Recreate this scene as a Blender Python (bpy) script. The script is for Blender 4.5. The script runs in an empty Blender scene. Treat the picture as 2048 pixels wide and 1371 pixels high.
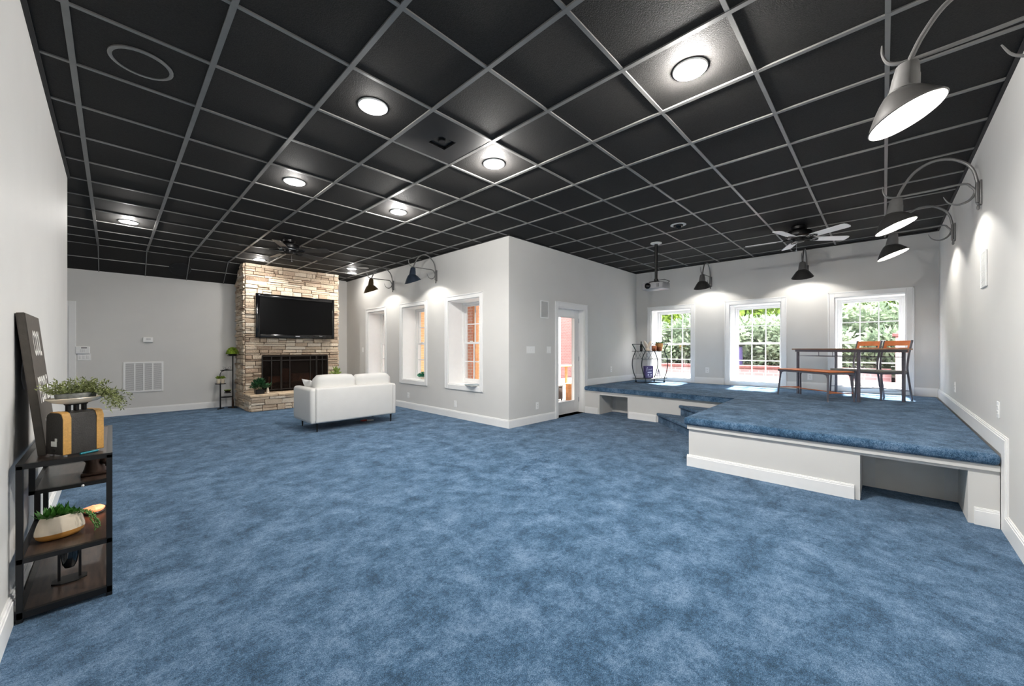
import bpy, bmesh, math, random
from mathutils import Vector, Matrix
random.seed(7)
PI = math.pi
EXPO, SKY, SUN = 0.95, 1.3, 27.0
scn = bpy.context.scene
col = scn.collection

# ------------------------------------------------------------------ measured room
X1, Y1 = 4.313, 4.229            # outside corner of the two inner walls
XL, YR = -0.326, -0.6005         # left and right wall faces
YF, XD = 10.242, 8.635           # far wall, stage window wall
CEIL = 3.03
ST = 0.52                        # stage carpet height
TILE = 0.6096
GX, GY = -0.1716, -0.0163

# ------------------------------------------------------------------ helpers
def lin(c):
    return tuple(((v / 255) / 12.92 if v / 255 <= .04045 else ((v / 255 + .055) / 1.055) ** 2.4) for v in c)

MATS = {}
def M(name, rgb, rough=.5, metal=0.0, spec=.5, var=.06, vscale=18, bump=0.0, bscale=120, emit=None, es=0.0, coat=0.0, sheen=0.0, trans=0.0):
    """a procedural surface: noise-varied colour and an optional noise bump"""
    m = bpy.data.materials.new(name); m.use_nodes = True
    nt = m.node_tree; b = nt.nodes['Principled BSDF']
    tc = nt.nodes.new('ShaderNodeTexCoord')
    n = nt.nodes.new('ShaderNodeTexNoise'); n.inputs['Scale'].default_value = vscale; n.inputs['Detail'].default_value = 3
    nt.links.new(tc.outputs['Object'], n.inputs['Vector'])
    r = nt.nodes.new('ShaderNodeValToRGB')
    c = lin(rgb)
    r.color_ramp.elements[0].position = .3; r.color_ramp.elements[1].position = .7
    r.color_ramp.elements[0].color = tuple(v * (1 - var) for v in c) + (1,)
    r.color_ramp.elements[1].color = tuple(min(1, v * (1 + var)) for v in c) + (1,)
    nt.links.new(n.outputs['Fac'], r.inputs['Fac']); nt.links.new(r.outputs['Color'], b.inputs['Base Color'])
    b.inputs['Roughness'].default_value = rough; b.inputs['Metallic'].default_value = metal
    b.inputs['Specular IOR Level'].default_value = spec
    b.inputs['Coat Weight'].default_value = coat
    b.inputs['Sheen Weight'].default_value = sheen
    b.inputs['Transmission Weight'].default_value = trans
    if bump:
        n2 = nt.nodes.new('ShaderNodeTexNoise'); n2.inputs['Scale'].default_value = bscale; n2.inputs['Detail'].default_value = 4
        nt.links.new(tc.outputs['Object'], n2.inputs['Vector'])
        bp = nt.nodes.new('ShaderNodeBump'); bp.inputs['Strength'].default_value = bump; bp.inputs['Distance'].default_value = .01
        nt.links.new(n2.outputs['Fac'], bp.inputs['Height']); nt.links.new(bp.outputs['Normal'], b.inputs['Normal'])
    if emit:
        b.inputs['Emission Color'].default_value = lin(emit) + (1,); b.inputs['Emission Strength'].default_value = es
    MATS[name] = m
    return m

class MB:
    """collects shapes (world or local coordinates minus an origin) into one mesh"""
    def __init__(s, o=(0, 0, 0)):
        s.bm = bmesh.new(); s.o = Vector(o)
    def _v(s, p): return s.bm.verts.new(Vector(p) - s.o)
    def box(s, x0, x1, y0, y1, z0, z1, bev=0, seg=1, mat=None):
        vs = [s._v((x, y, z)) if mat is None else s._v(mat @ Vector((x, y, z))) for x in (x0, x1) for y in (y0, y1) for z in (z0, z1)]
        fs = [s.bm.faces.new([vs[i] for i in q]) for q in ((0, 1, 3, 2), (4, 6, 7, 5), (0, 4, 5, 1), (2, 3, 7, 6), (0, 2, 6, 4), (1, 5, 7, 3))]
        if bev:
            es = list({e for f in fs for e in f.edges})
            bmesh.ops.bevel(s.bm, geom=es, offset=bev, segments=seg, affect='EDGES', profile=.5)
        return s
    def cbox(s, c, size, bev=0, seg=1, mat=None):
        h = [v / 2 for v in size]
        return s.box(c[0] - h[0], c[0] + h[0], c[1] - h[1], c[1] + h[1], c[2] - h[2], c[2] + h[2], bev, seg, mat)
    def bar(s, a, b, w, h=None, up=(0, 0, 1), bev=0):
        """rectangular bar from a to b"""
        a, b = Vector(a), Vector(b); h = h or w
        d = (b - a); L = d.length; d.normalize()
        u = Vector(up)
        if abs(d.dot(u)) > .95: u = Vector((1, 0, 0)) if abs(d.x) < .9 else Vector((0, 1, 0))
        x = d.cross(u).normalized(); y = x.cross(d).normalized()
        mat = Matrix(((x.x, y.x, d.x, a.x), (x.y, y.y, d.y, a.y), (x.z, y.z, d.z, a.z), (0, 0, 0, 1)))
        return s.box(-w / 2, w / 2, -h / 2, h / 2, 0, L, bev, 1, mat)
    def rings(s, rs, cap0=True, cap1=True, closed=False):
        """skin a list of equal-length point rings"""
        R = [[s._v(p) for p in r] for r in rs]; n = len(R[0])
        m = len(R)
        for i in range(m if closed else m - 1):
            A, B = R[i], R[(i + 1) % m]
            for k in range(n):
                s.bm.faces.new((A[k], A[(k + 1) % n], B[(k + 1) % n], B[k]))
        if not closed:
            if cap0 and n > 2: s.bm.faces.new(list(reversed(R[0])))
            if cap1 and n > 2: s.bm.faces.new(R[-1])
        return s
    def tube(s, pts, r, n=8, closed=False, flat=1.0):
        pts = [Vector(p) for p in pts]; m = len(pts)
        rr = r if isinstance(r, (list, tuple)) else [r] * m
        prev = None; rings = []
        for i, p in enumerate(pts):
            if closed: t = pts[(i + 1) % m] - pts[i - 1]
            else: t = pts[min(i + 1, m - 1)] - pts[max(i - 1, 0)]
            t.normalize()
            if prev is None:
                u = Vector((0, 0, 1)) if abs(t.z) < .9 else Vector((1, 0, 0))
                prev = t.cross(u).normalized()
            x = (prev - t * prev.dot(t)).normalized(); y = t.cross(x); prev = x
            rings.append([p + (x * math.cos(a) + y * math.sin(a) * flat) * rr[i] for a in [2 * PI * k / n for k in range(n)]])
        return s.rings(rings, closed=closed)
    def lathe(s, prof, c=(0, 0, 0), n=24, mat=None, cap0=True, cap1=True, sx=1, sy=1):
        c = Vector(c); rs = []
        for r, z in prof:
            ring = []
            for k in range(n):
                a = 2 * PI * k / n
                p = Vector((r * sx * math.cos(a), r * sy * math.sin(a), z))
                if mat is not None: p = mat @ p
                ring.append(c + p)
            rs.append(ring)
        return s.rings(rs, cap0, cap1)
    def prism(s, poly, z0, z1, bev=0, seg=1):
        A = [s._v((x, y, z0)) for x, y in poly]; B = [s._v((x, y, z1)) for x, y in poly]; n = len(poly)
        fs = [s.bm.faces.new(list(reversed(A))), s.bm.faces.new(B)]
        for k in range(n): fs.append(s.bm.faces.new((A[k], A[(k + 1) % n], B[(k + 1) % n], B[k])))
        if bev:
            es = list({e for f in fs for e in f.edges})
            bmesh.ops.bevel(s.bm, geom=es, offset=bev, segments=seg, affect='EDGES', profile=.5)
        return s
    def quad(s, *p):
        s.bm.faces.new([s._v(q) for q in p]); return s
    def sphere(s, c, r, n=12, m=8, sx=1, sy=1, sz=1):
        prof = [(max(r * math.sin(PI * k / m), r * .02), -r * sz * math.cos(PI * k / m)) for k in range(m + 1)]
        return s.lathe(prof, c, n, sx=sx, sy=sy)
    def leaf(s, p, d, L, w, up=None, bend=.25):
        """a pointed leaf from p along d"""
        d = Vector(d).normalized(); p = Vector(p)
        u = Vector(up) if up else Vector((random.uniform(-1, 1), random.uniform(-1, 1), random.uniform(.2, 1)))
        x = d.cross(u)
        if x.length < 1e-3: x = d.cross(Vector((1, 0, 0)))
        x.normalize(); nrm = x.cross(d)
        a = s._v(p); b = s._v(p + d * L * .45 + x * w / 2 + nrm * L * bend * .3); c = s._v(p + d * L * .45 - x * w / 2 + nrm * L * bend * .3)
        e = s._v(p + d * L - nrm * L * bend * .4); m = s._v(p + d * L * .5 + nrm * L * bend * .12)
        for f in ((a, b, m), (a, m, c), (m, b, e), (m, e, c)): s.bm.faces.new(f)
        return s
    def build(s, name, mat, parent=None, angle=35, tone=False):
        me = bpy.data.meshes.new(name)
        bmesh.ops.recalc_face_normals(s.bm, faces=s.bm.faces)
        s.bm.to_mesh(me); s.bm.free()
        me.materials.append(MATS[mat] if isinstance(mat, str) else mat)
        if angle:
            me.polygons.foreach_set('use_smooth', [True] * len(me.polygons))
            me.set_sharp_from_angle(angle=math.radians(angle))
        o = bpy.data.objects.new(name, me); col.objects.link(o)
        if parent is not None: o.parent = parent
        else: o.location = s.o
        return o

def tag(o, label=None, cat=None, group=None, kind=None):
    if label: o['label'] = label
    if cat: o['category'] = cat
    if group: o['group'] = group
    if kind: o['kind'] = kind
    return o
def thing(name, label, cat, loc=(0, 0, 0), rz=0, group=None, kind=None):
    o = bpy.data.objects.new(name, None); col.objects.link(o)
    o.empty_display_size = .1; o.location = loc; o.rotation_euler = (0, 0, rz)
    return tag(o, label, cat, group, kind)
def copy_tree(o, parent=None):
    c = o.copy(); col.objects.link(c)
    if parent is not None: c.parent = parent
    for ch in [q for q in bpy.data.objects if q.parent == o]: copy_tree(ch, c)
    return c
def lamp(name, kind, loc, power, color=(1, .96, .9), size=.05, parent=None, rot=None, **k):
    d = bpy.data.lights.new(name, kind); d.energy = power; d.color = color
    if kind == 'AREA': d.shape = 'DISK'; d.size = size
    elif kind in ('POINT', 'SPOT'): d.shadow_soft_size = size
    for a, b in k.items(): setattr(d, a, b)
    o = bpy.data.objects.new(name, d); col.objects.link(o); o.location = loc
    if rot: o.rotation_euler = rot
    if parent is not None: o.parent = parent
    return o
# frames on each wall: (along, out-into-room, up) -> world
FR = {'X1': lambda u, v, z: (X1 - v, u, z), 'XD': lambda u, v, z: (XD - v, u, z), 'YR': lambda u, v, z: (u, YR + v, z),
      'Y1': lambda u, v, z: (u, Y1 - v, z), 'YF': lambda u, v, z: (u, YF - v, z), 'XL': lambda u, v, z: (XL + v, u, z)}
def wbox(mb, w, u0, u1, v0, v1, z0, z1, bev=0):
    a = FR[w](u0, v0, z0); b = FR[w](u1, v1, z1)
    return mb.box(min(a[0], b[0]), max(a[0], b[0]), min(a[1], b[1]), max(a[1], b[1]), z0, z1, bev)
def wall(name, w, u0, u1, z0, z1, thick, holes=(), mat='wall_paint', label=None):
    """a wall slab with reveals round each opening (u0,u1,z0,z1)"""
    us = sorted({u0, u1, *[h[0] for h in holes], *[h[1] for h in holes]})
    zs = sorted({z0, z1, *[h[2] for h in holes], *[h[3] for h in holes]})
    mb = MB(); P = FR[w]
    def inhole(u, z): return any(h[0] < u < h[1] and h[2] < z < h[3] for h in holes)
    for i in range(len(us) - 1):
        for j in range(len(zs) - 1):
            a, b, c, d = us[i], us[i + 1], zs[j], zs[j + 1]
            if inhole((a + b) / 2, (c + d) / 2): continue
            mb.quad(P(a, 0, c), P(b, 0, c), P(b, 0, d), P(a, 0, d))
            mb.bm.faces.new([mb._v(q) for q in (P(a, -thick, c), P(a, -thick, d), P(b, -thick, d), P(b, -thick, c))]).material_index = 1
    for a, b, c, d in list(holes) + [(u0, u1, z0, z1)]:
        for p, q in (((a, c), (b, c)), ((b, c), (b, d)), ((b, d), (a, d)), ((a, d), (a, c))):
            mb.quad(P(p[0], 0, p[1]), P(q[0], 0, q[1]), P(q[0], -thick, q[1]), P(p[0], -thick, p[1]))
    bmesh.ops.remove_doubles(mb.bm, verts=mb.bm.verts, dist=1e-5)
    o = mb.build(name, mat, angle=0); o.data.materials.append(MATS['brick_house'])
    return tag(o, label, 'wall', kind='structure')

# ------------------------------------------------------------------ materials
M('wall_paint', (213, 212, 209), rough=.62, spec=.25, var=.015, vscale=3, bump=.04, bscale=350)
M('wall_primer', (214, 212, 208), rough=.9, spec=.1, var=.09, vscale=2.5, bump=.05, bscale=200)
M('trim_white', (238, 238, 237), rough=.38, spec=.4, var=.01)
M('tile_black', (42, 41, 40), rough=.8, spec=.2, var=.22, vscale=120, bump=.35, bscale=160)
M('grid_metal', (112, 111, 109), rough=.4, spec=.8, var=.12, vscale=6)
M('grid_black', (38, 38, 39), rough=.6, spec=.3)
M('shade_bronze', (92, 76, 52), rough=.4, metal=.4)
M('shade_navy', (46, 56, 70), rough=.4, metal=.3)
M('shade_grey', (66, 65, 64), rough=.4, metal=.2)
M('lamp_metal', (112, 111, 110), rough=.36, metal=.15, var=.08)
M('lamp_white', (245, 245, 243), rough=.35, var=.01)
M('plastic_white', (240, 240, 239), rough=.35, var=.01)
M('plastic_grey', (206, 206, 205), rough=.5, var=.03)
M('slot_dark', (70, 70, 72), rough=.6)
M('bulb', (255, 250, 240), emit=(255, 246, 232), es=14)
M('bulb_soft', (255, 250, 240), emit=(255, 246, 232), es=7)
M('black_gloss', (10, 10, 12), rough=.12, spec=.5, var=.02)
M('screen_black', (3, 3, 4), rough=.28, spec=.12, var=.02)
M('badge', (205, 208, 212), rough=.3, metal=.7)
M('sofa_white', (216, 215, 212), rough=.5, spec=.35, var=.015, vscale=8, bump=.06, bscale=60)
M('pillow_white', (238, 237, 235), rough=.75, var=.02, bump=.1, bscale=90)
M('black_metal', (26, 26, 27), rough=.42, metal=.3, var=.1)
M('iron_dark', (40, 35, 32), rough=.45, metal=.5, var=.12)
M('mortar', (104, 88, 74), rough=.95, var=.2)
M('fire_dark', (78, 69, 63), rough=.95, var=.3)
M('fire_brick', (196, 138, 112), rough=.9, var=.2, bump=.2)
M('log_bark', (120, 86, 62), rough=.9, var=.35, vscale=30, bump=.6, bscale=60)
M('wood_orange', (214, 122, 70), rough=.45, var=.14, vscale=9)
M('wood_table', (146, 114, 92), rough=.4, var=.16, vscale=9)
M('seat_grey', (140, 136, 128), rough=.6, var=.1)
M('frame_slate', (108, 106, 114), rough=.35, metal=.3, var=.08)
M('cart_metal', (38, 50, 52), rough=.35, metal=.6, var=.1)
M('copper', (206, 132, 98), rough=.3, metal=.85, var=.12)
M('terracotta_gold', (206, 150, 88), rough=.45, var=.1)
M('ceramic_cream', (226, 212, 190), rough=.22, spec=.5, var=.03, coat=.4)
M('ceramic_tan', (196, 140, 70), rough=.35, var=.08, coat=.2)
M('ivory', (240, 226, 208), rough=.5, var=.04)
M('purple', (76, 64, 112), rough=.5, var=.12, vscale=40)
M('purple_print', (214, 210, 226), rough=.5, var=.02)
M('tower_grey', (120, 118, 134), rough=.5, metal=.4)
M('galvanised', (120, 122, 118), rough=.55, metal=.5, var=.35, vscale=60)
M('gold_cloth', (196, 148, 76), rough=.55, var=.12, vscale=120, bump=.15, bscale=300)
M('leatherette', (44, 41, 38), rough=.55, var=.2, vscale=90, bump=.3, bscale=220)
M('teal', (20, 124, 140), rough=.3)
M('label_white', (226, 226, 220), rough=.6)
M('sign_black', (78, 72, 65), rough=.6, var=.12, vscale=25, bump=.1, bscale=80)
M('sign_white', (240, 238, 232), rough=.6, var=.03)
M('bronze', (58, 42, 34), rough=.35, metal=.6, var=.3)
M('salt_glow', (255, 196, 150), rough=.6, var=.2, vscale=30, emit=(255, 132, 84), es=.7)
M('jar_dark', (14, 24, 30), rough=.12, coat=.5)
M('leaf_green', (74, 118, 52), rough=.45, var=.35, vscale=30)
M('leaf_deep', (40, 84, 50), rough=.4, var=.35, vscale=30)
M('leaf_pale', (150, 170, 92), rough=.5, var=.25, vscale=30)
M('leaf_olive', (128, 136, 84), rough=.55, var=.35, vscale=40)
M('leaf_jade', (40, 130, 96), rough=.45, var=.35, vscale=40)
M('succulent', (62, 116, 40), rough=.4, var=.4, vscale=25)
M('moss', (128, 152, 44), rough=.9, var=.4, vscale=60)
M('soil', (50, 38, 30), rough=1)
M('paper_red', (196, 60, 52), rough=.6)
M('paper_white', (226, 222, 214), rough=.6)
M('cover_teal', (92, 136, 146), rough=.3, var=.35, vscale=20)
M('fan_black', (22, 22, 23), rough=.3, metal=.4)
M('blade_white', (246, 246, 245), rough=.35, var=.02)
M('blade_grey', (62, 62, 63), rough=.35, var=.08)
M('proj_grey', (150, 150, 152), rough=.4, var=.03)
M('lens_glass', (8, 8, 12), rough=.05, coat=1)
M('brick_ext', (128, 84, 80), rough=.9, var=.2)
M('shrub_dark', (70, 100, 52), rough=.7)
M('cedar', (212, 148, 90), rough=.6, var=.2, vscale=12, bump=.1)
M('bark', (88, 76, 66), rough=.9, var=.3)
M('paver', (108, 103, 97), rough=.9, var=.12, vscale=6)
M('siding', (96, 96, 98), rough=.8)
M('stone_cap', (206, 184, 156), rough=.85, var=.18, vscale=12, bump=.5, bscale=35)
M('rattan', (62, 48, 38), rough=.8, var=.3, vscale=60)

def carpet():
    m = bpy.data.materials.new('carpet_blue'); m.use_nodes = True; nt = m.node_tree; b = nt.nodes['Principled BSDF']
    tc = nt.nodes.new('ShaderNodeTexCoord')
    def noise(sc, det, ro, dist=0):
        n = nt.nodes.new('ShaderNodeTexNoise'); n.inputs['Scale'].default_value = sc; n.inputs['Detail'].default_value = det
        n.inputs['Roughness'].default_value = ro; n.inputs['Distortion'].default_value = dist
        nt.links.new(tc.outputs['Object'], n.inputs['Vector']); return n
    def math_(op, a, bb):
        n = nt.nodes.new('ShaderNodeMath'); n.operation = op
        for i, v in enumerate((a, bb)):
            if isinstance(v, (int, float)): n.inputs[i].default_value = v
            else: nt.links.new(v, n.inputs[i])
        return n.outputs[0]
    big = noise(4.2, 11, .82, .15); fine = noise(210, 2, .75); mid = noise(55, 3, .7)
    f = math_('ADD', math_('MULTIPLY', big.outputs['Fac'], .60), math_('ADD', math_('MULTIPLY', fine.outputs['Fac'], .42), math_('MULTIPLY', mid.outputs['Fac'], .22)))
    r = nt.nodes.new('ShaderNodeValToRGB'); e = r.color_ramp.elements
    e[0].position = .525; e[0].color = lin((31, 58, 80)) + (1,)
    e[1].position = .715; e[1].color = lin((116, 142, 170)) + (1,)
    x = e.new(.62); x.color = lin((65, 99, 129)) + (1,)
    nt.links.new(f, r.inputs['Fac']); nt.links.new(r.outputs['Color'], b.inputs['Base Color'])
    b.inputs['Roughness'].default_value = .95; b.inputs['Specular IOR Level'].default_value = .1
    b.inputs['Sheen Weight'].default_value = .12; b.inputs['Sheen Roughness'].default_value = .5
    bp = nt.nodes.new('ShaderNodeBump'); bp.inputs['Strength'].default_value = .6; bp.inputs['Distance'].default_value = .012
    nt.links.new(math_('ADD', fine.outputs['Fac'], math_('MULTIPLY', mid.outputs['Fac'], .7)), bp.inputs['Height']); nt.links.new(bp.outputs['Normal'], b.inputs['Normal'])
    MATS['carpet_blue'] = m
carpet()

def stone():
    m = bpy.data.materials.new('ledgestone'); m.use_nodes = True; nt = m.node_tree; b = nt.nodes['Principled BSDF']
    at = nt.nodes.new('ShaderNodeAttribute'); at.attribute_name = 'tone'
    tc = nt.nodes.new('ShaderNodeTexCoord')
    n = nt.nodes.new('ShaderNodeTexNoise'); n.inputs['Scale'].default_value = 26; n.inputs['Detail'].default_value = 5
    nt.links.new(tc.outputs['Object'], n.inputs['Vector'])
    mix = nt.nodes.new('ShaderNodeMath'); mix.operation = 'MULTIPLY_ADD'; mix.inputs[1].default_value = .35; mix.use_clamp = True
    nt.links.new(n.outputs['Fac'], mix.inputs[0]); nt.links.new(at.outputs['Fac'], mix.inputs[2])
    r = nt.nodes.new('ShaderNodeValToRGB'); e = r.color_ramp.elements
    e[0].position = .0; e[0].color = lin((124, 104, 88)) + (1,)
    e[1].position = 1; e[1].color = lin((234, 221, 203)) + (1,)
    x = e.new(.35); x.color = lin((182, 159, 138)) + (1,)
    x = e.new(.7); x.color = lin((212, 193, 170)) + (1,)
    nt.links.new(mix.outputs[0], r.inputs['Fac']); nt.links.new(r.outputs['Color'], b.inputs['Base Color'])
    b.inputs['Roughness'].default_value = .92; b.inputs['Specular IOR Level'].default_value = .15
    n2 = nt.nodes.new('ShaderNodeTexNoise'); n2.inputs['Scale'].default_value = 55; n2.inputs['Detail'].default_value = 6
    nt.links.new(tc.outputs['Object'], n2.inputs['Vector'])
    bp = nt.nodes.new('ShaderNodeBump'); bp.inputs['Strength'].default_value = .8; bp.inputs['Distance'].default_value = .02
    nt.links.new(n2.outputs['Fac'], bp.inputs['Height']); nt.links.new(bp.outputs['Normal'], b.inputs['Normal'])
    MATS['ledgestone'] = m
stone()

def brick(name, c1, c2, mortar, sc=1.0):
    m = bpy.data.materials.new(name); m.use_nodes = True; nt = m.node_tree; b = nt.nodes['Principled BSDF']
    tc = nt.nodes.new('ShaderNodeTexCoord'); sp = nt.nodes.new('ShaderNodeSeparateXYZ'); cb = nt.nodes.new('ShaderNodeCombineXYZ')
    nt.links.new(tc.outputs['Object'], sp.inputs[0])
    ad = nt.nodes.new('ShaderNodeMath'); ad.operation = 'ADD'
    nt.links.new(sp.outputs['X'], ad.inputs[0]); nt.links.new(sp.outputs['Y'], ad.inputs[1])
    nt.links.new(ad.outputs[0], cb.inputs['X']); nt.links.new(sp.outputs['Z'], cb.inputs['Y'])
    t = nt.nodes.new('ShaderNodeTexBrick'); t.inputs['Scale'].default_value = sc
    t.inputs['Color1'].default_value = lin(c1) + (1,); t.inputs['Color2'].default_value = lin(c2) + (1,); t.inputs['Mortar'].default_value = lin(mortar) + (1,)
    t.inputs['Brick Width'].default_value = .21; t.inputs['Row Height'].default_value = .075; t.inputs['Mortar Size'].default_value = .009
    nt.links.new(cb.outputs[0], t.inputs['Vector']); nt.links.new(t.outputs['Color'], b.inputs['Base Color'])
    b.inputs['Roughness'].default_value = .9
    bp = nt.nodes.new('ShaderNodeBump'); bp.inputs['Strength'].default_value = .4; bp.invert = True
    nt.links.new(t.outputs['Fac'], bp.inputs['Height']); nt.links.new(bp.outputs['Normal'], b.inputs['Normal'])
    MATS[name] = m
brick('brick_pink', (188, 150, 148), (174, 136, 134), (196, 176, 174))
brick('brick_house', (112, 70, 66), (98, 60, 56), (124, 96, 92))
brick('brick_red', (226, 164, 134), (214, 148, 118), (226, 206, 188))
brick('brick_tan', (214, 160, 106), (198, 142, 90), (214, 178, 134))

def wood(name, c1, c2, sc, axis):
    m = bpy.data.materials.new(name); m.use_nodes = True; nt = m.node_tree; b = nt.nodes['Principled BSDF']
    tc = nt.nodes.new('ShaderNodeTexCoord'); mp = nt.nodes.new('ShaderNodeMapping')
    s = [sc * 8] * 3; s[axis] = sc
    mp.inputs['Scale'].default_value = s
    nt.links.new(tc.outputs['Object'], mp.inputs['Vector'])
    n = nt.nodes.new('ShaderNodeTexNoise'); n.inputs['Scale'].default_value = 6; n.inputs['Detail'].default_value = 6; n.inputs['Roughness'].default_value = .65
    nt.links.new(mp.outputs[0], n.inputs['Vector'])
    r = nt.nodes.new('ShaderNodeValToRGB'); r.color_ramp.elements[0].position = .35; r.color_ramp.elements[1].position = .68
    r.color_ramp.elements[0].color = lin(c1) + (1,); r.color_ramp.elements[1].color = lin(c2) + (1,)
    nt.links.new(n.outputs['Fac'], r.inputs['Fac']); nt.links.new(r.outputs['Color'], b.inputs['Base Color'])
    b.inputs['Roughness'].default_value = .33; b.inputs['Specular IOR Level'].default_value = .5
    MATS[name] = m
wood('wood_dark', (36, 28, 24), (74, 58, 48), 1.2, 1)

def leafmat(name, c1, c2, tr=.4):
    m = bpy.data.materials.new(name); m.use_nodes = True; nt = m.node_tree
    out = nt.nodes['Material Output']; nt.nodes.remove(nt.nodes['Principled BSDF'])
    tc = nt.nodes.new('ShaderNodeTexCoord'); n = nt.nodes.new('ShaderNodeTexNoise'); n.inputs['Scale'].default_value = 3.5; n.inputs['Detail'].default_value = 6
    nt.links.new(tc.outputs['Object'], n.inputs['Vector'])
    r = nt.nodes.new('ShaderNodeValToRGB'); r.color_ramp.elements[0].position = .32; r.color_ramp.elements[1].position = .68
    r.color_ramp.elements[0].color = lin(c1) + (1,); r.color_ramp.elements[1].color = lin(c2) + (1,)
    nt.links.new(n.outputs['Fac'], r.inputs['Fac'])
    d = nt.nodes.new('ShaderNodeBsdfDiffuse'); t = nt.nodes.new('ShaderNodeBsdfTranslucent'); mx = nt.nodes.new('ShaderNodeMixShader'); mx.inputs[0].default_value = tr
    nt.links.new(r.outputs['Color'], d.inputs['Color']); nt.links.new(r.outputs['Color'], t.inputs['Color'])
    nt.links.new(d.outputs[0], mx.inputs[1]); nt.links.new(t.outputs[0], mx.inputs[2]); nt.links.new(mx.outputs[0], out.inputs['Surface'])
    MATS[name] = m
leafmat('hedge_leaf', (92, 112, 88), (176, 190, 160), .5)
leafmat('tree_leaf', (76, 102, 40), (156, 180, 82), .5)

def glass():
    for name, fac, tint in (('pane_glass', .06, (1, 1, 1)), ('screen_mesh', .30, (.5, .45, .42))):
        m = bpy.data.materials.new(name); m.use_nodes = True; nt = m.node_tree
        out = nt.nodes['Material Output']; nt.nodes.remove(nt.nodes['Principled BSDF'])
        t = nt.nodes.new('ShaderNodeBsdfTransparent'); g = nt.nodes.new('ShaderNodeBsdfGlossy' if name == 'pane_glass' else 'ShaderNodeBsdfDiffuse'); mx = nt.nodes.new('ShaderNodeMixShader')
        tc = nt.nodes.new('ShaderNodeTexCoord'); n = nt.nodes.new('ShaderNodeTexNoise'); n.inputs['Scale'].default_value = 2
        nt.links.new(tc.outputs['Object'], n.inputs['Vector'])
        mr = nt.nodes.new('ShaderNodeMapRange'); mr.inputs['To Min'].default_value = fac * .8; mr.inputs['To Max'].default_value = fac * 1.2
        nt.links.new(n.outputs['Fac'], mr.inputs['Value']); nt.links.new(mr.outputs[0], mx.inputs[0])
        if name == 'pane_glass': g.inputs['Roughness'].default_value = .03
        else: g.inputs['Color'].default_value = (.035, .028, .025, 1); t.inputs['Color'].default_value = tint + (1,)
        nt.links.new(t.outputs[0], mx.inputs[1]); nt.links.new(g.outputs[0], mx.inputs[2]); nt.links.new(mx.outputs[0], out.inputs['Surface'])
        MATS[name] = m
glass()
# ------------------------------------------------------------------ SETTING
S = 'structure'
def struct(mb, name, mat, label, cat, parent=None, angle=35):
    o = mb.build(name, mat, parent, angle)
    if parent is None: tag(o, label, cat, kind=S)
    return o
AL = -2.6                                             # side of the alcove beyond the left wall
fl = MB().prism([(AL, 6.1), (XL - .15, 6.1), (XL - .15, YR - .1), (XD + .1, YR - .1), (XD + .1, Y1), (X1, Y1), (X1, YF + .1), (AL, YF + .1)], -.06, 0)
struct(fl, 'floor', 'carpet_blue', 'mottled blue wall to wall carpet of the lower room', 'floor')

WIN_Z = (.60, 2.125)
W_X1 = [(4.915, 5.794), (6.562, 7.42), (8.185, 9.014)]
W_XD = [(2.98, 3.864), (1.373, 2.235), (-.255, .61)]
DOOR = (5.577, 6.424, 0, 2.012)
WT = .46
wall('wall_left', 'XL', YR - .1, 6.1, 0, CEIL + .05, .15, label='plain grey wall the black console table stands against')
wall('wall_right', 'YR', XL - .15, XD + .1, 0, CEIL + .05, .15, label='grey wall with three sconces running beside the stage')
wall('wall_far', 'YF', AL, X1, 0, CEIL + .05, .15, label='grey wall with the white return grille and stone fireplace')
wall('wall_window_side', 'X1', Y1 + .30, YF + .15, 0, CEIL + .05, WT, [(a, b, *WIN_Z) for a, b in W_X1], label='grey wall of deep windows behind the white sofa')
wall('wall_door_side', 'Y1', X1, XD, 0, CEIL + .05, .30, [DOOR], label='grey wall holding the glazed door')
wall('wall_stage', 'XD', YR - .15, Y1 + .3, 0, CEIL + .05, WT, [(a, b, *WIN_Z) for a, b in W_XD], label='grey wall with three garden windows behind the stage')
mb = MB(); mb.box(AL - .15, AL, 5.9, YF + .15, 0, CEIL + .05); mb.box(AL, XL - .15, 5.95, 6.1, 0, CEIL + .05)
struct(mb, 'wall_alcove', 'wall_paint', 'grey return wall beyond the end of the console table wall', 'wall')

# ceiling: black tiles with round cut-outs for the cans, grid of T bars under them
CANS = [(2.563, .891), (1.334, 2.71), (1.352, 4.535), (2.591, 4.556), (2.556, 2.707), (.157, 7.652), (2.043, 8.99), (3.923, 9.028), (1.34, .89), (3.70, 8.53)]
hs, cr = .112, .086
us = sorted({AL, XL, X1, XD + WT, *[c[0] - hs for c in CANS], *[c[0] + hs for c in CANS]})
vs = sorted({YR - .15, Y1, 6.0, 9.75, YF, *[c[1] - hs for c in CANS], *[c[1] + hs for c in CANS]})
mb = MB(); zt = CEIL + .006
def in_room(x, y):
    if y > 9.75 and x < 1.87: return False
    return (x < X1 and (y > 6.0 or x > XL - .2)) or y < Y1 + .05
for i in range(len(us) - 1):
    for j in range(len(vs) - 1):
        x, y = (us[i] + us[i + 1]) / 2, (vs[j] + vs[j + 1]) / 2
        if not in_room(x, y): continue
        if any(abs(x - c[0]) < hs and abs(y - c[1]) < hs for c in CANS): continue
        mb.quad((us[i], vs[j], zt), (us[i], vs[j + 1], zt), (us[i + 1], vs[j + 1], zt), (us[i + 1], vs[j], zt))
for cx, cy in CANS:
    N = 32
    def sq(a):
        c, s = math.cos(a), math.sin(a); k = hs / max(abs(c), abs(s)); return (cx + c * k, cy + s * k, zt)
    for k in range(N):
        a, b = 2 * PI * k / N, 2 * PI * (k + 1) / N
        mb.quad((cx + cr * math.cos(a), cy + cr * math.sin(a), zt), (cx + cr * math.cos(b), cy + cr * math.sin(b), zt), sq(b), sq(a))
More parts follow.
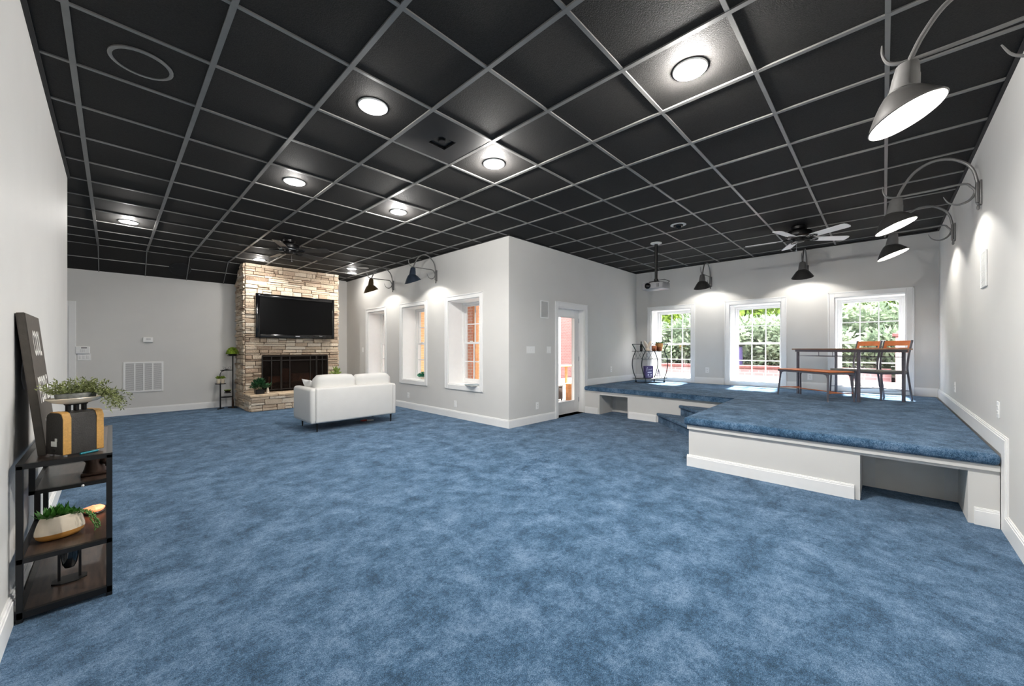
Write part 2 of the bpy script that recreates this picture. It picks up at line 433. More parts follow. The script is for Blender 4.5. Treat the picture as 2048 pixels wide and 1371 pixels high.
# sloped soffit at the far wall, and its cheek beside the chimney
SZ = 2.655
mb.quad((AL, 9.75, zt), (1.87, 9.75, zt), (1.87, YF, SZ), (AL, YF, SZ))
mb.quad((1.87, 9.75, zt), (1.87, YF, zt), (1.87, YF, SZ))
# top skin, so the slab has thickness
mb.prism([(AL, 5.9), (XL - .2, 5.9), (XL - .2, YR - .2), (XD + WT, YR - .2), (XD + WT, Y1 + .3), (X1 + WT, Y1 + .3), (X1 + WT, YF + .15), (AL, YF + .15)], CEIL + .2, CEIL + .3)
ceiling = struct(mb, 'ceiling', 'tile_black', 'black suspended ceiling of square tiles', 'ceiling', angle=0)
g = MB(); b0, b1, hw = CEIL - .004, CEIL + .008, .0145
def clip_x(x):   # y-extent of a bar at constant x
    segs = []
    if x < XL - .15: segs.append((6.1, 9.75))
    elif x < 1.87: segs.append((YR, 9.75))
    elif x < X1: segs.append((YR, YF))
    else: segs.append((YR, Y1))
    return segs
for i in range(-4, 16):
    x = GX + TILE * i
    if AL < x < XD:
        for a, b in clip_x(x): g.box(x - hw, x + hw, a, b, b0, b1)
        if x < 1.87: g.bar((x, 9.75, CEIL + .002), (x, YF, SZ - .004), .024, .012, up=(1, 0, 0))
for j in range(0, 17):
    y = GY + TILE * j
    if y < YF:
        x0 = AL if y > 6.1 else XL
        x1 = XD if y < Y1 else X1
        if y > 9.75: x0 = 1.87
        g.box(x0, x1, y - .0115, y + .0115, b0 + .001, b1)
g.bar((AL, 10.0, CEIL - .187), (1.87, 10.0, CEIL - .187), .02, .012)
g.build('t_bar_grid', 'grid_metal', ceiling, 0)
e = MB()
for p, q in (((XL, YR), (XL, 6.1)), ((XL, YR), (XD, YR)), ((XD, YR), (XD, Y1)), ((X1, Y1), (XD, Y1)), ((X1, Y1), (X1, YF))):
    dx, dy = (.022, 0) if p[0] == q[0] else (0, .022)
    sgn = 1 if (p[0] == XL or p[1] == YR and q[1] == YR) else -1
    x0, x1 = sorted((p[0], q[0] + sgn * dx)); y0, y1 = sorted((p[1], q[1] + sgn * dy))
    e.box(x0, x1, y0, y1, CEIL - .012, CEIL - .001)
e.build('wall_angle', 'grid_black', ceiling, 0)

# baseboards: board plus two stepped top beads
def bboard(name, label, runs, parent=None):
    mb = MB()
    for w, u0, u1, z in runs:
        wbox(mb, w, u0, u1, 0, .016, z, z + .108); wbox(mb, w, u0, u1, 0, .012, z + .108, z + .121); wbox(mb, w, u0, u1, 0, .007, z + .121, z + .130)
    return struct(mb, name, 'trim_white', label, 'baseboard', parent)
bboard('baseboard_left', 'white baseboard under the console table wall', [('XL', YR, 6.1, 0)])
bboard('baseboard_far', 'white baseboard below the return grille', [('YF', -.44, 1.86, 0), ('YF', 3.8, X1, 0)])
bboard('baseboard_window_side', 'white baseboard behind the sofa', [('X1', Y1, 8.08, 0), ('X1', 9.12, YF, 0)])
bboard('baseboard_door_side', 'white baseboard beside the glazed door and on the stage', [('Y1', X1 - .016, 5.487, 0), ('Y1', 6.515, XD, ST)])
bboard('baseboard_stage', 'white baseboard between the garden windows', [('XD', 3.95, Y1, ST), ('XD', 2.33, 2.9, ST), ('XD', .70, 1.29, ST), ('XD', YR, -.34, ST)])
bb = MB()
for w, u0, u1, z in [('YR', 4.268, XD, ST), ('YR', XL, 4.16, 0)]:
    wbox(bb, w, u0, u1, 0, .016, z, z + .108); wbox(bb, w, u0, u1, 0, .012, z + .108, z + .121); wbox(bb, w, u0, u1, 0, .007, z + .121, z + .130)
wbox(bb, 'YR', 4.16, 4.268, 0, .016, 0, ST + .108); wbox(bb, 'YR', 4.148, 4.16, 0, .012, .121, ST + .12); wbox(bb, 'YR', 4.139, 4.148, 0, .007, .13, ST + .13)
wbox(bb, 'YR', 4.16, 4.268, 0, .012, ST + .108, ST + .121); wbox(bb, 'YR', 4.148, 4.268, 0, .007, ST + .121, ST + .130)
struct(bb, 'baseboard_right', 'trim_white', 'white baseboard that steps up with the stage along the sconce wall', 'baseboard')

# double hung windows set deep in the walls
def dh_window(name, label, w, u0, u1, depth, cas=.085, skirt=True, mgroup='mun'):
    z0, z1 = WIN_Z
    loc = FR[w]((u0 + u1) / 2, 0, z0)
    r = thing(name, label, 'window', loc, kind=S)
    c = MB(loc); o = .018
    for a, b, p, q in ((u0 - cas, u0, z0 - (cas if skirt else .08), z1 + cas), (u1, u1 + cas, z0 - (cas if skirt else .08), z1 + cas), (u0, u1, z1, z1 + cas), (u0, u1, z0 - (cas if skirt else .08), z0)):
        wbox(c, w, a, b, 0, o, p, q, .004)
    for a, b, p, q in ((u0 - cas, u0 - cas + .02, z0 - .07, z1 + cas), (u1 + cas - .02, u1 + cas, z0 - .07, z1 + cas), (u0 - cas, u1 + cas, z1 + cas - .02, z1 + cas)):
        wbox(c, w, a, b, o, o + .01, p, q, .003)
    c.build('casing', 'trim_white', r)
    j = MB(loc); t = .012
    wbox(j, w, u0, u0 + t, -depth, 0, z0, z1); wbox(j, w, u1 - t, u1, -depth, 0, z0, z1); wbox(j, w, u0, u1, -depth, 0, z1 - t, z1)
    wbox(j, w, u0, u1, -depth, .004, z0, z0 + t)
    j.build('jamb_liner', 'trim_white', r)
    f = MB(loc); fw = .042
    for a, b, p, q in ((u0 + t, u0 + fw, z0, z1 - t), (u1 - fw, u1 - t, z0, z1 - t), (u0 + fw, u1 - fw, z1 - fw, z1 - t), (u0 + fw, u1 - fw, z0 + t, z0 + fw)):
        wbox(f, w, a, b, -depth - .07, -depth + .01, p, q, .003)
    f.build('frame', 'trim_white', r)
    zm = 1.356
    a0, a1 = u0 + fw, u1 - fw
    for nm, p, q, v in (('upper_sash', zm - .02, z1 - fw, -depth - .05), ('lower_sash', z0 + fw, zm + .02, -depth - .02)):
        s = MB(loc); st = .036
        wbox(s, w, a0, a0 + st, v - .015, v + .015, p, q, .003); wbox(s, w, a1 - st, a1, v - .015, v + .015, p, q, .003)
        wbox(s, w, a0 + st, a1 - st, v - .015, v + .015, q - st, q, .003); wbox(s, w, a0 + st, a1 - st, v - .015, v + .015, p, p + (st if nm[0] == 'u' else .045), .003)
        so = s.build(nm, 'trim_white', r)
        m = MB(loc)
        for k in (1, 2):
            x = a0 + st + (a1 - a0 - 2 * st) * k / 3
            wbox(m, w, x - .009, x + .009, v - .01, v + .01, p + .02, q - .02)
        zz = (p + q) / 2
        wbox(m, w, a0 + st, a1 - st, v - .0095, v + .0095, zz - .009, zz + .009)
        m.build('muntins', 'trim_white', so)
        gl = MB(loc); wbox(gl, w, a0 + .02, a1 - .02, v - .002, v + .002, p + .02, q - .02)
        gl.build('pane', 'pane_glass', so, 0)
        if nm[0] == 'l':
            lk = MB(loc)
            for k in (.28, .72):
                x = a0 + (a1 - a0) * k
                wbox(lk, w, x - .03, x + .03, v + .0, v + .035, q, q + .014, .004)
            lk.build('sash_lock', 'plastic_white', so)
    return r
dh_window('window_1', 'deep window beside the wall corner, magazine on its sill', 'X1', *W_X1[0], .33)
dh_window('window_2', 'deep window with a small jade plant on its sill', 'X1', *W_X1[1], .33)
dh_window('window_3', 'deep grey-paned window behind the sofa, next to the fireplace', 'X1', *W_X1[2], .33)
dh_window('window_4', 'garden window behind the bar cart', 'XD', *W_XD[0], .34, skirt=False)
dh_window('window_5', 'middle garden window of the stage wall', 'XD', *W_XD[1], .34, skirt=False)
dh_window('window_6', 'garden window behind the two orange-backed chairs', 'XD', *W_XD[2], .34, cas=.088, skirt=False)

# glazed door
loc = (6.0, Y1, 0)
d = thing('door_1', 'white door with one tall glass light beside the stage', 'door', loc, kind=S)
c = MB(loc)
for a, b, p, q in ((5.487, 5.577, 0, 2.105), (6.424, 6.512, 0, 2.105), (5.577, 6.424, 2.012, 2.105)):
    wbox(c, 'Y1', a, b, 0, .018, p, q, .004)
for a, b, p, q in ((5.487, 5.51, 0, 2.105), (6.49, 6.512, 0, 2.105), (5.487, 6.512, 2.083, 2.105)):
    wbox(c, 'Y1', a, b, .018, .028, p, q, .003)
c.build('casing', 'trim_white', d)
c = MB(loc)
wbox(c, 'Y1', 5.577, 5.590, -.25, 0, 0, 2.012); wbox(c, 'Y1', 6.411, 6.424, -.25, 0, 0, 2.012); wbox(c, 'Y1', 5.577, 6.424, -.25, 0, 2.0, 2.012)
c.build('jamb', 'trim_white', d)
c = MB(loc); v0, v1 = -.165, -.122
gx0, gx1, gz0, gz1 = 5.72, 6.262, .245, 1.845
for a, b, p, q in ((5.592, gx0, .012, 1.998), (gx1, 6.409, .012, 1.998), (gx0, gx1, .012, gz0), (gx0, gx1, gz1, 1.998)):
    wbox(c, 'Y1', a, b, v0, v1, p, q, .002)
for a, b, p, q in ((gx0 - .02, gx0 + .008, gz0 - .02, gz1 + .02), (gx1 - .008, gx1 + .02, gz0 - .02, gz1 + .02), (gx0, gx1, gz0 - .02, gz0 + .008), (gx0, gx1, gz1 - .008, gz1 + .02)):
    wbox(c, 'Y1', a, b, v1, v1 + .012, p, q, .003)
lf = c.build('door_leaf', 'trim_white', d)
c = MB(loc); wbox(c, 'Y1', gx0, gx1, -.146, -.142, gz0, gz1); c.build('pane', 'pane_glass', lf, 0)
c = MB(loc)
for z in (.25, 1.05, 1.8): wbox(c, 'Y1', 6.398, 6.412, v1 - .004, v1 + .012, z - .045, z + .045, .002)
c.build('hinges', 'badge', d)
c = MB(loc); c.lathe([(.026, 0), (.026, .008), (.012, .012), (.011, .04), (.026, .05), (.029, .065), (.02, .078)], (5.65, Y1 + .122, .95), 16, Matrix.Rotation(PI / 2, 3, 'X'))
c.build('handle', 'badge', lf)
# second door, at the far wall beyond the left wall end
loc = (-.95, YF, 0)
d = thing('door_2', 'white door trim at the far wall edge beside the alarm keypad', 'door', loc, kind=S)
c = MB(loc)
for a, b, p, q in ((-.535, -.446, 0, 2.085), (-1.47, -1.38, 0, 2.085), (-1.38, -.535, 1.995, 2.085)): wbox(c, 'YF', a, b, 0, .02, p, q, .004)
c.build('casing', 'trim_white', d)
c = MB(loc); wbox(c, 'YF', -1.38, -.535, 0, .012, .01, 1.995)
for zz in ((.2, .9), (1.05, 1.85)):
    for uu in ((-1.3, -1.0), (-.92, -.62)): wbox(c, 'YF', uu[0], uu[1], .012, .018, zz[0], zz[1], .004)
c.build('door_leaf', 'trim_white', d)

# ------------------------------------------------------------------ STAGE
FX, BX, NY = 4.28, 6.43, 1.5
loc = (6.5, 1.8, 0)
st = thing('stage', 'raised stage with thick blue carpet top and white panelled front', 'stage', loc, kind='thing')
k = .045
c = MB(loc).prism([(FX - k, YR + .018), (XD - .018, YR + .018), (XD - .018, Y1 - .018), (BX - k, Y1 - .018), (BX - k, NY + k), (FX - k, NY + k)], ST - .082, ST, .03, 4)
c.build('carpet_top', 'carpet_blue', st, 60)
c = MB(loc); hz = .372
def face_x(c, X, th, ua, ub, nook, ztop=.44):
    """a face at constant X (looking -X) with one nook cut in it"""
    n0, n1 = nook
    c.box(X, X + th, ua, n0, 0, ztop); c.box(X, X + th, n1, ub, 0, ztop); c.box(X, X + th, n0, n1, hz, ztop)
face_x(c, FX, .12, YR + .018, NY, (-.437, .14)); face_x(c, BX, .12, NY, Y1 - .02, (3.315, 3.889))
c.box(FX + .12, BX, NY - .12, NY, 0, .44)
c.build('front_panel', 'wall_paint', st, 0)
c = MB(loc)
c.box(FX - .018, FX, YR + .018, NY + .012, .392, .438, .004); c.box(FX, BX, NY, NY + .018, .392, .438); c.box(BX - .018, BX, NY + .018, Y1 - .02, .412, .438, .004)
c.build('fascia', 'wall_paint', st)
def bbx(c, X, a, b):
    c.box(X - .016, X, a, b, 0, .10); c.box(X - .012, X, a, b, .10, .113); c.box(X - .007, X, a, b, .113, .121)
for X, a, b in ((FX, .175, NY + .016), (FX, YR + .02, -.466), (BX, 3.92, Y1 - .02), (BX, 2.785, 3.29)):
    c = MB(loc); bbx(c, X, a, b); c.build('baseboard', 'trim_white', st)
c = MB(loc)
c.box(FX, BX - 1.3, NY, NY + .016, 0, .10); c.box(FX, BX - 1.3, NY, NY + .012, .10, .113)
c.build('baseboard', 'trim_white', st)
for X, (n0, n1) in ((FX, (-.437, .14)), (BX, (3.315, 3.889))):
    B = X + .49; c = MB(loc)
    c.box(B, B + .02, n0 - .02, n1 + .02, 0, hz + .02); c.box(X + .12, B, n0 - .02, n0, 0, hz + .02); c.box(X + .12, B, n1, n1 + .02, 0, hz + .02)
    c.box(X + .12, B, n0, n1, hz, hz + .02)
    c.build('nook_lining', 'wall_primer', st, 0)
for X, (n0, n1), s in ((FX, (-.437, .14), 1), (BX, (3.315, 3.889), -1)):
    B = X + .49
    for uu, h in ((n0 + .03, .09), (n1 - .05, .09)):
        c = MB(loc); c.box(B - .002, B, uu - .035, uu + .045, .01, hz - .02); c.build('plaster_patch', 'plastic_grey', st, 0)

loc = (BX, NY, 0)
sp = thing('corner_steps', 'blue carpeted diagonal steps in the inner corner of the stage', 'steps', loc)
for nm, L, z0, z1 in (('lower_step', 1.27, 0.0, .165), ('upper_step', .90, .165, .335)):
    c = MB(loc)
    q = .018
    c.prism([(BX - .003, NY + .003), (BX - .003, NY + L - q), (BX - L + q, NY + .003)], z0, z1 - .055)
    c.prism([(BX - .003, NY + .003), (BX - .003, NY + L + q), (BX - L - q, NY + .003)], z1 - .055, z1, .02, 3)
    c.build(nm, 'carpet_blue', sp, 60)
# ------------------------------------------------------------------ FIREPLACE
loc = (2.83, 9.5, 0)
fp = thing('fireplace', 'stacked ledgestone fireplace rising to the ceiling with a raised hearth', 'fireplace', loc)
def stones(name, parent, faces, hmin, hmax, lmin, lmax, rough=.010, dep=.035):
    """individual bevelled ledgestones over rectangles: (a, b, z0, z1, fn(u, out, z), holes)"""
    mb = MB(loc); tones = []
    lay = mb.bm.faces.layers.float.new('tone')
    for a, b, z0, z1, fn, holes in faces:
        z = z0
        while z < z1 - .01:
            h = random.uniform(hmin, hmax)
            if z1 - z - h < hmin * .7: h = z1 - z
            u = a
            while u < b - .005:
                l = random.uniform(lmin, lmax) * (.6 if h > .09 else 1)
                if b - u - l < lmin * .6: l = b - u
                hs_ = [(u, u + l, z, z + h)]
                if h > .075 and random.random() < .35: hs_ = [(u, u + l, z, z + h * .48), (u, u + l, z + h * .48, z + h)]
                for (ua, ub, za, zb) in hs_:
                    um, zm = (ua + ub) / 2, (za + zb) / 2
                    cut = [(ua, ub)]
                    for h0, h1, y0, y1 in holes:
                        if zb > y0 + .012 and za < y1 - .012:
                            n = []
                            for p, q in cut:
                                if p < h0: n.append((p, min(q, h0)))
                                if q > h1: n.append((max(p, h1), q))
                            cut = [x for x in n if x[1] - x[0] > .015]
                    for p, q in cut:
                        o = random.uniform(.016, dep + .01); t = random.gauss(.5, .2)
                        gp = .004
                        vs = []
                        for uu in (p + gp, q - gp):
                            for oo in (-.05, o):
                                for zz in (za + gp, zb - gp):
                                    jit = rough if oo > 0 else 0
                                    vs.append(mb._v(fn(uu + random.uniform(-jit, jit) * .6, oo + random.uniform(-jit, jit), zz + random.uniform(-jit, jit) * .45)))
                        fs = [mb.bm.faces.new([vs[i] for i in f]) for f in ((0, 1, 3, 2), (4, 6, 7, 5), (0, 4, 5, 1), (2, 3, 7, 6), (0, 2, 6, 4), (1, 5, 7, 3))]
                        for f in fs: f[lay] = t
                        r_ = bmesh.ops.bevel(mb.bm, geom=list({e for f in fs for e in f.edges}), offset=min(.009, (zb - za) * .18), segments=2, affect='EDGES', profile=.6)
                        for f in r_['faces']: f[lay] = t
                u += l
            z += h
    return mb.build(name, 'ledgestone', parent, 50)
CX0, CX1, CY, HY, HZ = 1.90, 3.775, 9.5, 8.97, .285
hole = [(2.215, 3.53, HZ, 1.105)]
front = lambda u, o, z: (u, CY - o, z)
left = lambda u, o, z: (CX0 - o, u, z)
right = lambda u, o, z: (CX1 + o, u, z)
stones('chimney_stones', fp, [(CX0, CX1, HZ + .05, CEIL, front, hole), (CY, YF - .02, 0, CEIL, left, []), (CY, YF - .02, 0, CEIL, right, [])], .036, .10, .12, .42)
stones('hearth_stones', fp, [(CX0 - .01, CX1 + .01, 0, HZ, lambda u, o, z: (u, HY - o, z), []), (HY, CY, 0, HZ, left, []), (HY, CY, 0, HZ, right, [])], .06, .14, .2, .55)
c = MB(loc)
for a, b in ((CX0, 2.215), (3.53, CX1)): c.box(a, b, CY, YF - .02, 0, CEIL)
c.box(2.215, 3.53, CY, YF - .02, 1.105, CEIL); c.box(2.215, 3.53, CY, YF - .02, 0, HZ + .03); c.box(CX0, CX1, HY, CY, 0, HZ)
c.build('masonry_core', 'mortar', fp, 0)
c = MB(loc)
c.box(2.215, 3.53, 9.98, YF - .02, HZ + .03, 1.105); c.box(2.215, 2.235, CY + .02, 9.98, HZ + .03, 1.105); c.box(3.51, 3.53, CY + .02, 9.98, HZ + .03, 1.105)
c.build('firebox', 'fire_dark', fp, 0)
mb = MB(loc)
xs = [CX0 - .03, 2.36, 2.83, 3.32, CX1 + .03]
for a, b in zip(xs, xs[1:]):
    mb.box(a + .003, b - .003, HY - .045, CY + .03, HZ, HZ + .047, .012, 2)
for v in mb.bm.verts: v.co += Vector((random.uniform(-1, 1) * .004, random.uniform(-1, 1) * .006, random.uniform(-1, 1) * .002))
mb.build('hearth_slab', 'stone_cap', fp, 50)
c = MB(loc)
c.box(2.36, 2.66, 9.72, 9.93, .34, .64, .01); c.box(2.86, 3.3, 9.74, 9.95, .34, .68, .01); c.box(2.66, 2.86, 9.84, 9.95, .34, .8, .01)
c.build('firebrick', 'fire_brick', fp)
for k, (x, y, z, a, L, r) in enumerate(((2.78, 9.72, .47, .1, .62, .05), (2.6, 9.66, .42, -.2, .5, .045), (3.02, 9.66, .42, .25, .46, .045))):
    m = MB((x, y, z)); dx, dy = math.cos(a) * L / 2, math.sin(a) * L / 2
    m.tube([(x - dx, y - dy, z - .02), (x - dx * .4, y - dy * .4, z + .012), (x + dx * .3, y + dy * .3, z - .008), (x + dx, y + dy, z + .02)], [r * .9, r, r * .95, r * .8], 10)
    tag(m.build('fire_log', 'log_bark'), ['long charred log on top of the two others in the firebox', 'charred log low in the firebox, nearer the grille wall', 'charred log low in the firebox, nearer the windows'][k], 'log', 'logs in the firebox')
c = MB((2.83, 9.7, HZ + .03))
for x in (2.5, 2.7, 2.9, 3.1): c.tube([(x, 9.56, .36), (x, 9.6, .35), (x, 9.85, .35)], .008, 6)
for x in (2.45, 3.15): c.tube([(x, 9.6, .315), (x, 9.6, .4)], .008, 6); c.tube([(x, 9.83, .315), (x, 9.83, .35)], .008, 6)
c.tube([(2.4, 9.62, .35), (3.2, 9.62, .35)], .009, 6); c.tube([(2.4, 9.83, .35), (3.2, 9.83, .35)], .009, 6)
tag(c.build('fire_grate', 'iron_dark'), 'black iron grate carrying the logs in the firebox', 'grate')

# folding screen in front of the firebox
SY = 9.395; zb, ztp = HZ + .055, 1.10
loc = (2.83, SY, zb)
fs_ = thing('fireplace_screen', 'dark iron three-panel screen with mesh in front of the firebox', 'fireplace screen', loc)
for nm, a, b, mun in (('side_panel', 2.185, 2.53, [2.353]), ('centre_panel', 2.545, 3.25, [2.705, 3.125]), ('side_panel', 3.265, 3.50, [3.385])):
    c = MB(loc); w = .022
    for x in (a, b): c.box(x - w / 2, x + w / 2, SY - .012, SY + .012, zb, ztp, .003)
    for z in (ztp - .011, zb + .035): c.box(a + w / 2, b - w / 2, SY - .011, SY + .011, z - .011, z + .011, .003)
    p = c.build(nm, 'iron_dark', fs_)
    c = MB(loc)
    for x in mun: c.box(x - .01, x + .01, SY - .009, SY + .009, zb + .046, ztp - .022)
    c.box(a + w / 2, b - w / 2, SY - .0085, SY + .0085, .985, 1.008)
    c.build('bars', 'iron_dark', p)
    c = MB(loc); c.box(a + .011, b - .011, SY + .010, SY + .012, zb + .046, ztp - .02); c.build('mesh', 'screen_mesh', p, 0)
for x in (2.2, 2.545, 3.25, 3.48):
    c = MB(loc); c.box(x - .02, x + .011, SY - .07, SY + .012, zb, zb + .014, .003); c.build('foot', 'iron_dark', fs_)

# television
TY = 9.325
loc = (2.84, TY, 1.485)
tv = thing('television', 'wide black flat television hung on the stone chimney above the firebox', 'television', loc)
c = MB(loc); a, b, z0, z1 = 2.055, 3.635, 1.482, 2.402
c.box(a, b, TY + .02, TY + .085, z0, z1, .012, 2)
c.build('back_shell', 'black_gloss', tv)
c = MB(loc)
for x0, x1, p, q in ((a, a + .075, z0, z1), (b - .055, b, z0, z1), (a + .075, b - .055, z1 - .078, z1), (a + .075, b - .055, z0, z0 + .082)): c.box(x0, x1, TY, TY + .03, p, q, .008, 2)
c.build('bezel', 'black_gloss', tv)
c = MB(loc); c.box(a + .07, b - .05, TY + .012, TY + .02, z0 + .075, z1 - .07); c.build('screen', 'screen_black', tv, 0)
c = MB(loc); c.box(2.80, 2.885, TY - .003, TY, z0 + .030, z0 + .046); c.build('badge', 'badge', tv, 0)
c = MB(loc); c.box(3.30, 3.36, TY - .002, TY, z0 + .044, z0 + .052); c.build('maker_mark', 'badge', tv, 0)
c = MB(loc); c.box(2.10, 2.13, TY - .002, TY, z1 - .04, z1 - .03); c.build('maker_mark', 'badge', tv, 0)
c = MB(loc); c.box(2.5, 3.2, TY + .085, CY - .03, 1.75, 2.15); c.build('wall_bracket', 'black_metal', tv, 0)

# ------------------------------------------------------------------ leafy helpers
def sprig(mb, p, d, n, L, w, spread=.9, step=.03, droop=.0, r=None):
    p = Vector(p); d = Vector(d).normalized()
    for i in range(n):
        d = (d + Vector((random.uniform(-.2, .2), random.uniform(-.2, .2), random.uniform(-.1, .1) - droop))).normalized()
        p = p + d * step
        s = Vector((random.uniform(-1, 1), random.uniform(-1, 1), random.uniform(-.4, .9)))
        mb.leaf(p, d * .5 + s * spread, L * random.uniform(.7, 1.15), w)
    return p
def potted(name, label, cat, loc, pot_prof, pot_mat, leafmat_, n, R, H, L, w, group=None, soil=None, sq=False):
    r = thing(name, label, cat, loc, group=group)
    c = MB(loc)
    if sq:
        h = pot_prof[-1][1]; a = pot_prof[0][0]
        c.box(loc[0] - a, loc[0] + a, loc[1] - a, loc[1] + a, loc[2], loc[2] + h, .006)
    else: c.lathe([(q, z) for q, z in pot_prof], loc, 20)
    c.build('pot', pot_mat, r)
    top = max(z for _, z in pot_prof)
    m = MB(loc)
    for i in range(n):
        a = random.uniform(0, 2 * PI); e = random.uniform(.15, 1.35)
        d = Vector((math.cos(a) * math.cos(e), math.sin(a) * math.cos(e), math.sin(e)))
        k = random.uniform(.35, 1)
        m.leaf(Vector(loc) + Vector((0, 0, top)) + Vector((d.x * R * k, d.y * R * k, d.z * H * k)), d + Vector((0, 0, .2)), L, w)
    m.build('foliage', leafmat_, r, 0)
    s = MB(loc)
    for i in range(5):
        a = i * 1.256; s.tube([(loc[0], loc[1], loc[2] + top * .7), (loc[0] + math.cos(a) * R * .25, loc[1] + math.sin(a) * R * .25, loc[2] + top + H * .3), (loc[0] + math.cos(a) * R * .6, loc[1] + math.sin(a) * R * .6, loc[2] + top + H * .55)], .004, 5)
    s.build('stems', leafmat_, r)
    return r
HT = HZ + .047
potted('potted_plant', 'bushy dark green plant in a black square pot on the hearth', 'plant', (2.08, 9.16, HT), [(.075, 0), (.075, .085)], 'black_metal', 'leaf_deep', 210, .15, .2, .075, .04, sq=True)
w_ = thing('white_vase', 'small white vase of pale sprigs beside the black hearth pot', 'vase', (2.215, 9.11, HT))
c = MB((2.215, 9.11, HT)); c.lathe([(.024, 0), (.03, .03), (.02, .08), (.014, .12), (.016, .125)], (2.215, 9.11, HT), 14); c.build('vase_body', 'ivory', w_)
c = MB((2.215, 9.11, HT))
for k in range(9): sprig(c, (2.215, 9.11, HT + .12), (math.cos(k * .7) * .6, math.sin(k * .7) * .6, .7), 4, .05, .02, .7, .025)
c.build('sprigs', 'leaf_deep', w_, 0)
potted('flowering_plant', 'pale green plant at the far end of the hearth behind the sofa', 'plant', (3.60, 9.16, HT), [(.06, 0), (.085, .17), (.08, .175)], 'ivory', 'leaf_pale', 190, .12, .30, .07, .035)

# plant stand against the far wall
loc = (1.66, 9.9, 0)
ps = thing('plant_stand', 'tall black metal stepped plant stand next to the fireplace', 'plant stand', loc)
for x, y, h in ((1.553, 9.9, .515), (1.76, 9.87, 1.095)):
    c = MB(loc); c.tube([(x, y, 0), (x, y, h)], .0125 if h < 1 else .011, 8); c.build('post', 'black_metal', ps)
for x, y, z, r in ((1.556, 9.9, .515, .093), (1.755, 9.87, 1.095, .09), (1.65, 9.88, .795, .10), (1.665, 9.885, .235, .105), (1.668, 9.86, .325, .06)):
    c = MB(loc); c.lathe([(r - .004, z), (r, z + .003), (r, z + .014), (r - .004, z + .014), (r - .007, z + .008)], (x, y, 0), 24); c.build('tray', 'black_metal', ps)
c = MB(loc)
c.tube([(1.63, 9.88, .80), (1.57, 9.89, .775), (1.548, 9.9, .72), (1.545, 9.9, .64), (1.548, 9.9, .52)], .007, 8); c.build('brace', 'black_metal', ps)
for a in ([(1.62, 9.96, .012), (1.553, 9.9, .012), (1.5, 9.83, .012)], [(1.70, 9.97, .012), (1.76, 9.87, .012), (1.84, 9.84, .012)]):
    c = MB(loc); c.tube(a, .01, 6); c.build('foot', 'black_metal', ps)
c = MB((1.775, 9.86, .012)); c.tube([(1.755, 9.84, .01), (1.757, 9.84, .12), (1.75, 9.85, .23)], [.02, .022, .012], 8); tag(c.build('brown_bottle', 'bronze'), 'slim brown bottle on the carpet at the plant stand foot', 'bottle')
def dome(name, label, loc, r, mat, dish):
    t = thing(name, label, 'plant', loc)
    c = MB(loc); c.lathe([(r * .5, 0), (r * .8, .012), (r * .9, .03), (r * .85, .03)], loc, 20); c.build('dish', dish, t)
    m = MB(loc)
    for i in range(420):
        a = random.uniform(0, 2 * PI); e = random.uniform(0, PI / 2)
        d = Vector((math.cos(a) * math.cos(e), math.sin(a) * math.cos(e), math.sin(e)))
        m.leaf(Vector(loc) + Vector((0, 0, .03)) + Vector((d.x * r * .95, d.y * r * .95, d.z * r * 1.25)), d, .028, .018)
    m.lathe([(r * .9 * math.cos(k * .2), r * 1.15 * math.sin(k * .2)) for k in range(8)], (loc[0], loc[1], loc[2] + .03), 16)
    m.build('foliage', mat, t, 0); return t
dome('moss_dome', 'round green moss dome on the topmost tray of the plant stand', (1.755, 9.87, 1.109), .095, 'moss', 'black_metal')
for k, x in enumerate((1.52, 1.592)):
    potted('cream_planter', ['cream cup of moss on the lower tray, farther from the fireplace', 'cream cup of moss on the lower tray, closer to the fireplace'][k], 'planter', (x, 9.9, .529), [(.026, 0), (.034, .05), (.034, .095), (.03, .095)], 'ceramic_cream', 'moss', 70, .04, .045, .03, .02, 'moss cups on the plant stand')
c = MB((1.668, 9.86, .339)); c.lathe([(.02, 0), (.045, .012), (.062, .045), (.058, .045), (.04, .02)], (1.668, 9.86, .339), 18)
bw = thing('moss_bowl', 'small brown bowl of moss below the middle of the plant stand', 'bowl', (1.668, 9.86, .339)); c.build('bowl', 'bronze', bw)
c = MB((1.668, 9.86, .339))
for i in range(60): a = random.uniform(0, 6.28); q = random.uniform(0, .045); c.leaf((1.668 + q * math.cos(a), 9.86 + q * math.sin(a), .375), (math.cos(a), math.sin(a), 1), .03, .018)
c.build('moss', 'moss', bw, 0)
c = MB((1.66, 9.88, .809))
for s in (-1, 1):
    c.tube([(1.66, 9.88, .812), (1.66 + s * .03, 9.88, .86), (1.66 + s * .07, 9.88, .875), (1.66 + s * .055, 9.88, .83), (1.66, 9.88, .812)], .003, 6)
    c.tube([(1.66, 9.88, .812), (1.66 + s * .035, 9.86, .83), (1.66 + s * .045, 9.86, .812), (1.66, 9.88, .812)], .003, 6)
tag(c.build('wire_ornament', 'black_metal'), 'small black wire butterfly ornament on the middle tray', 'ornament')

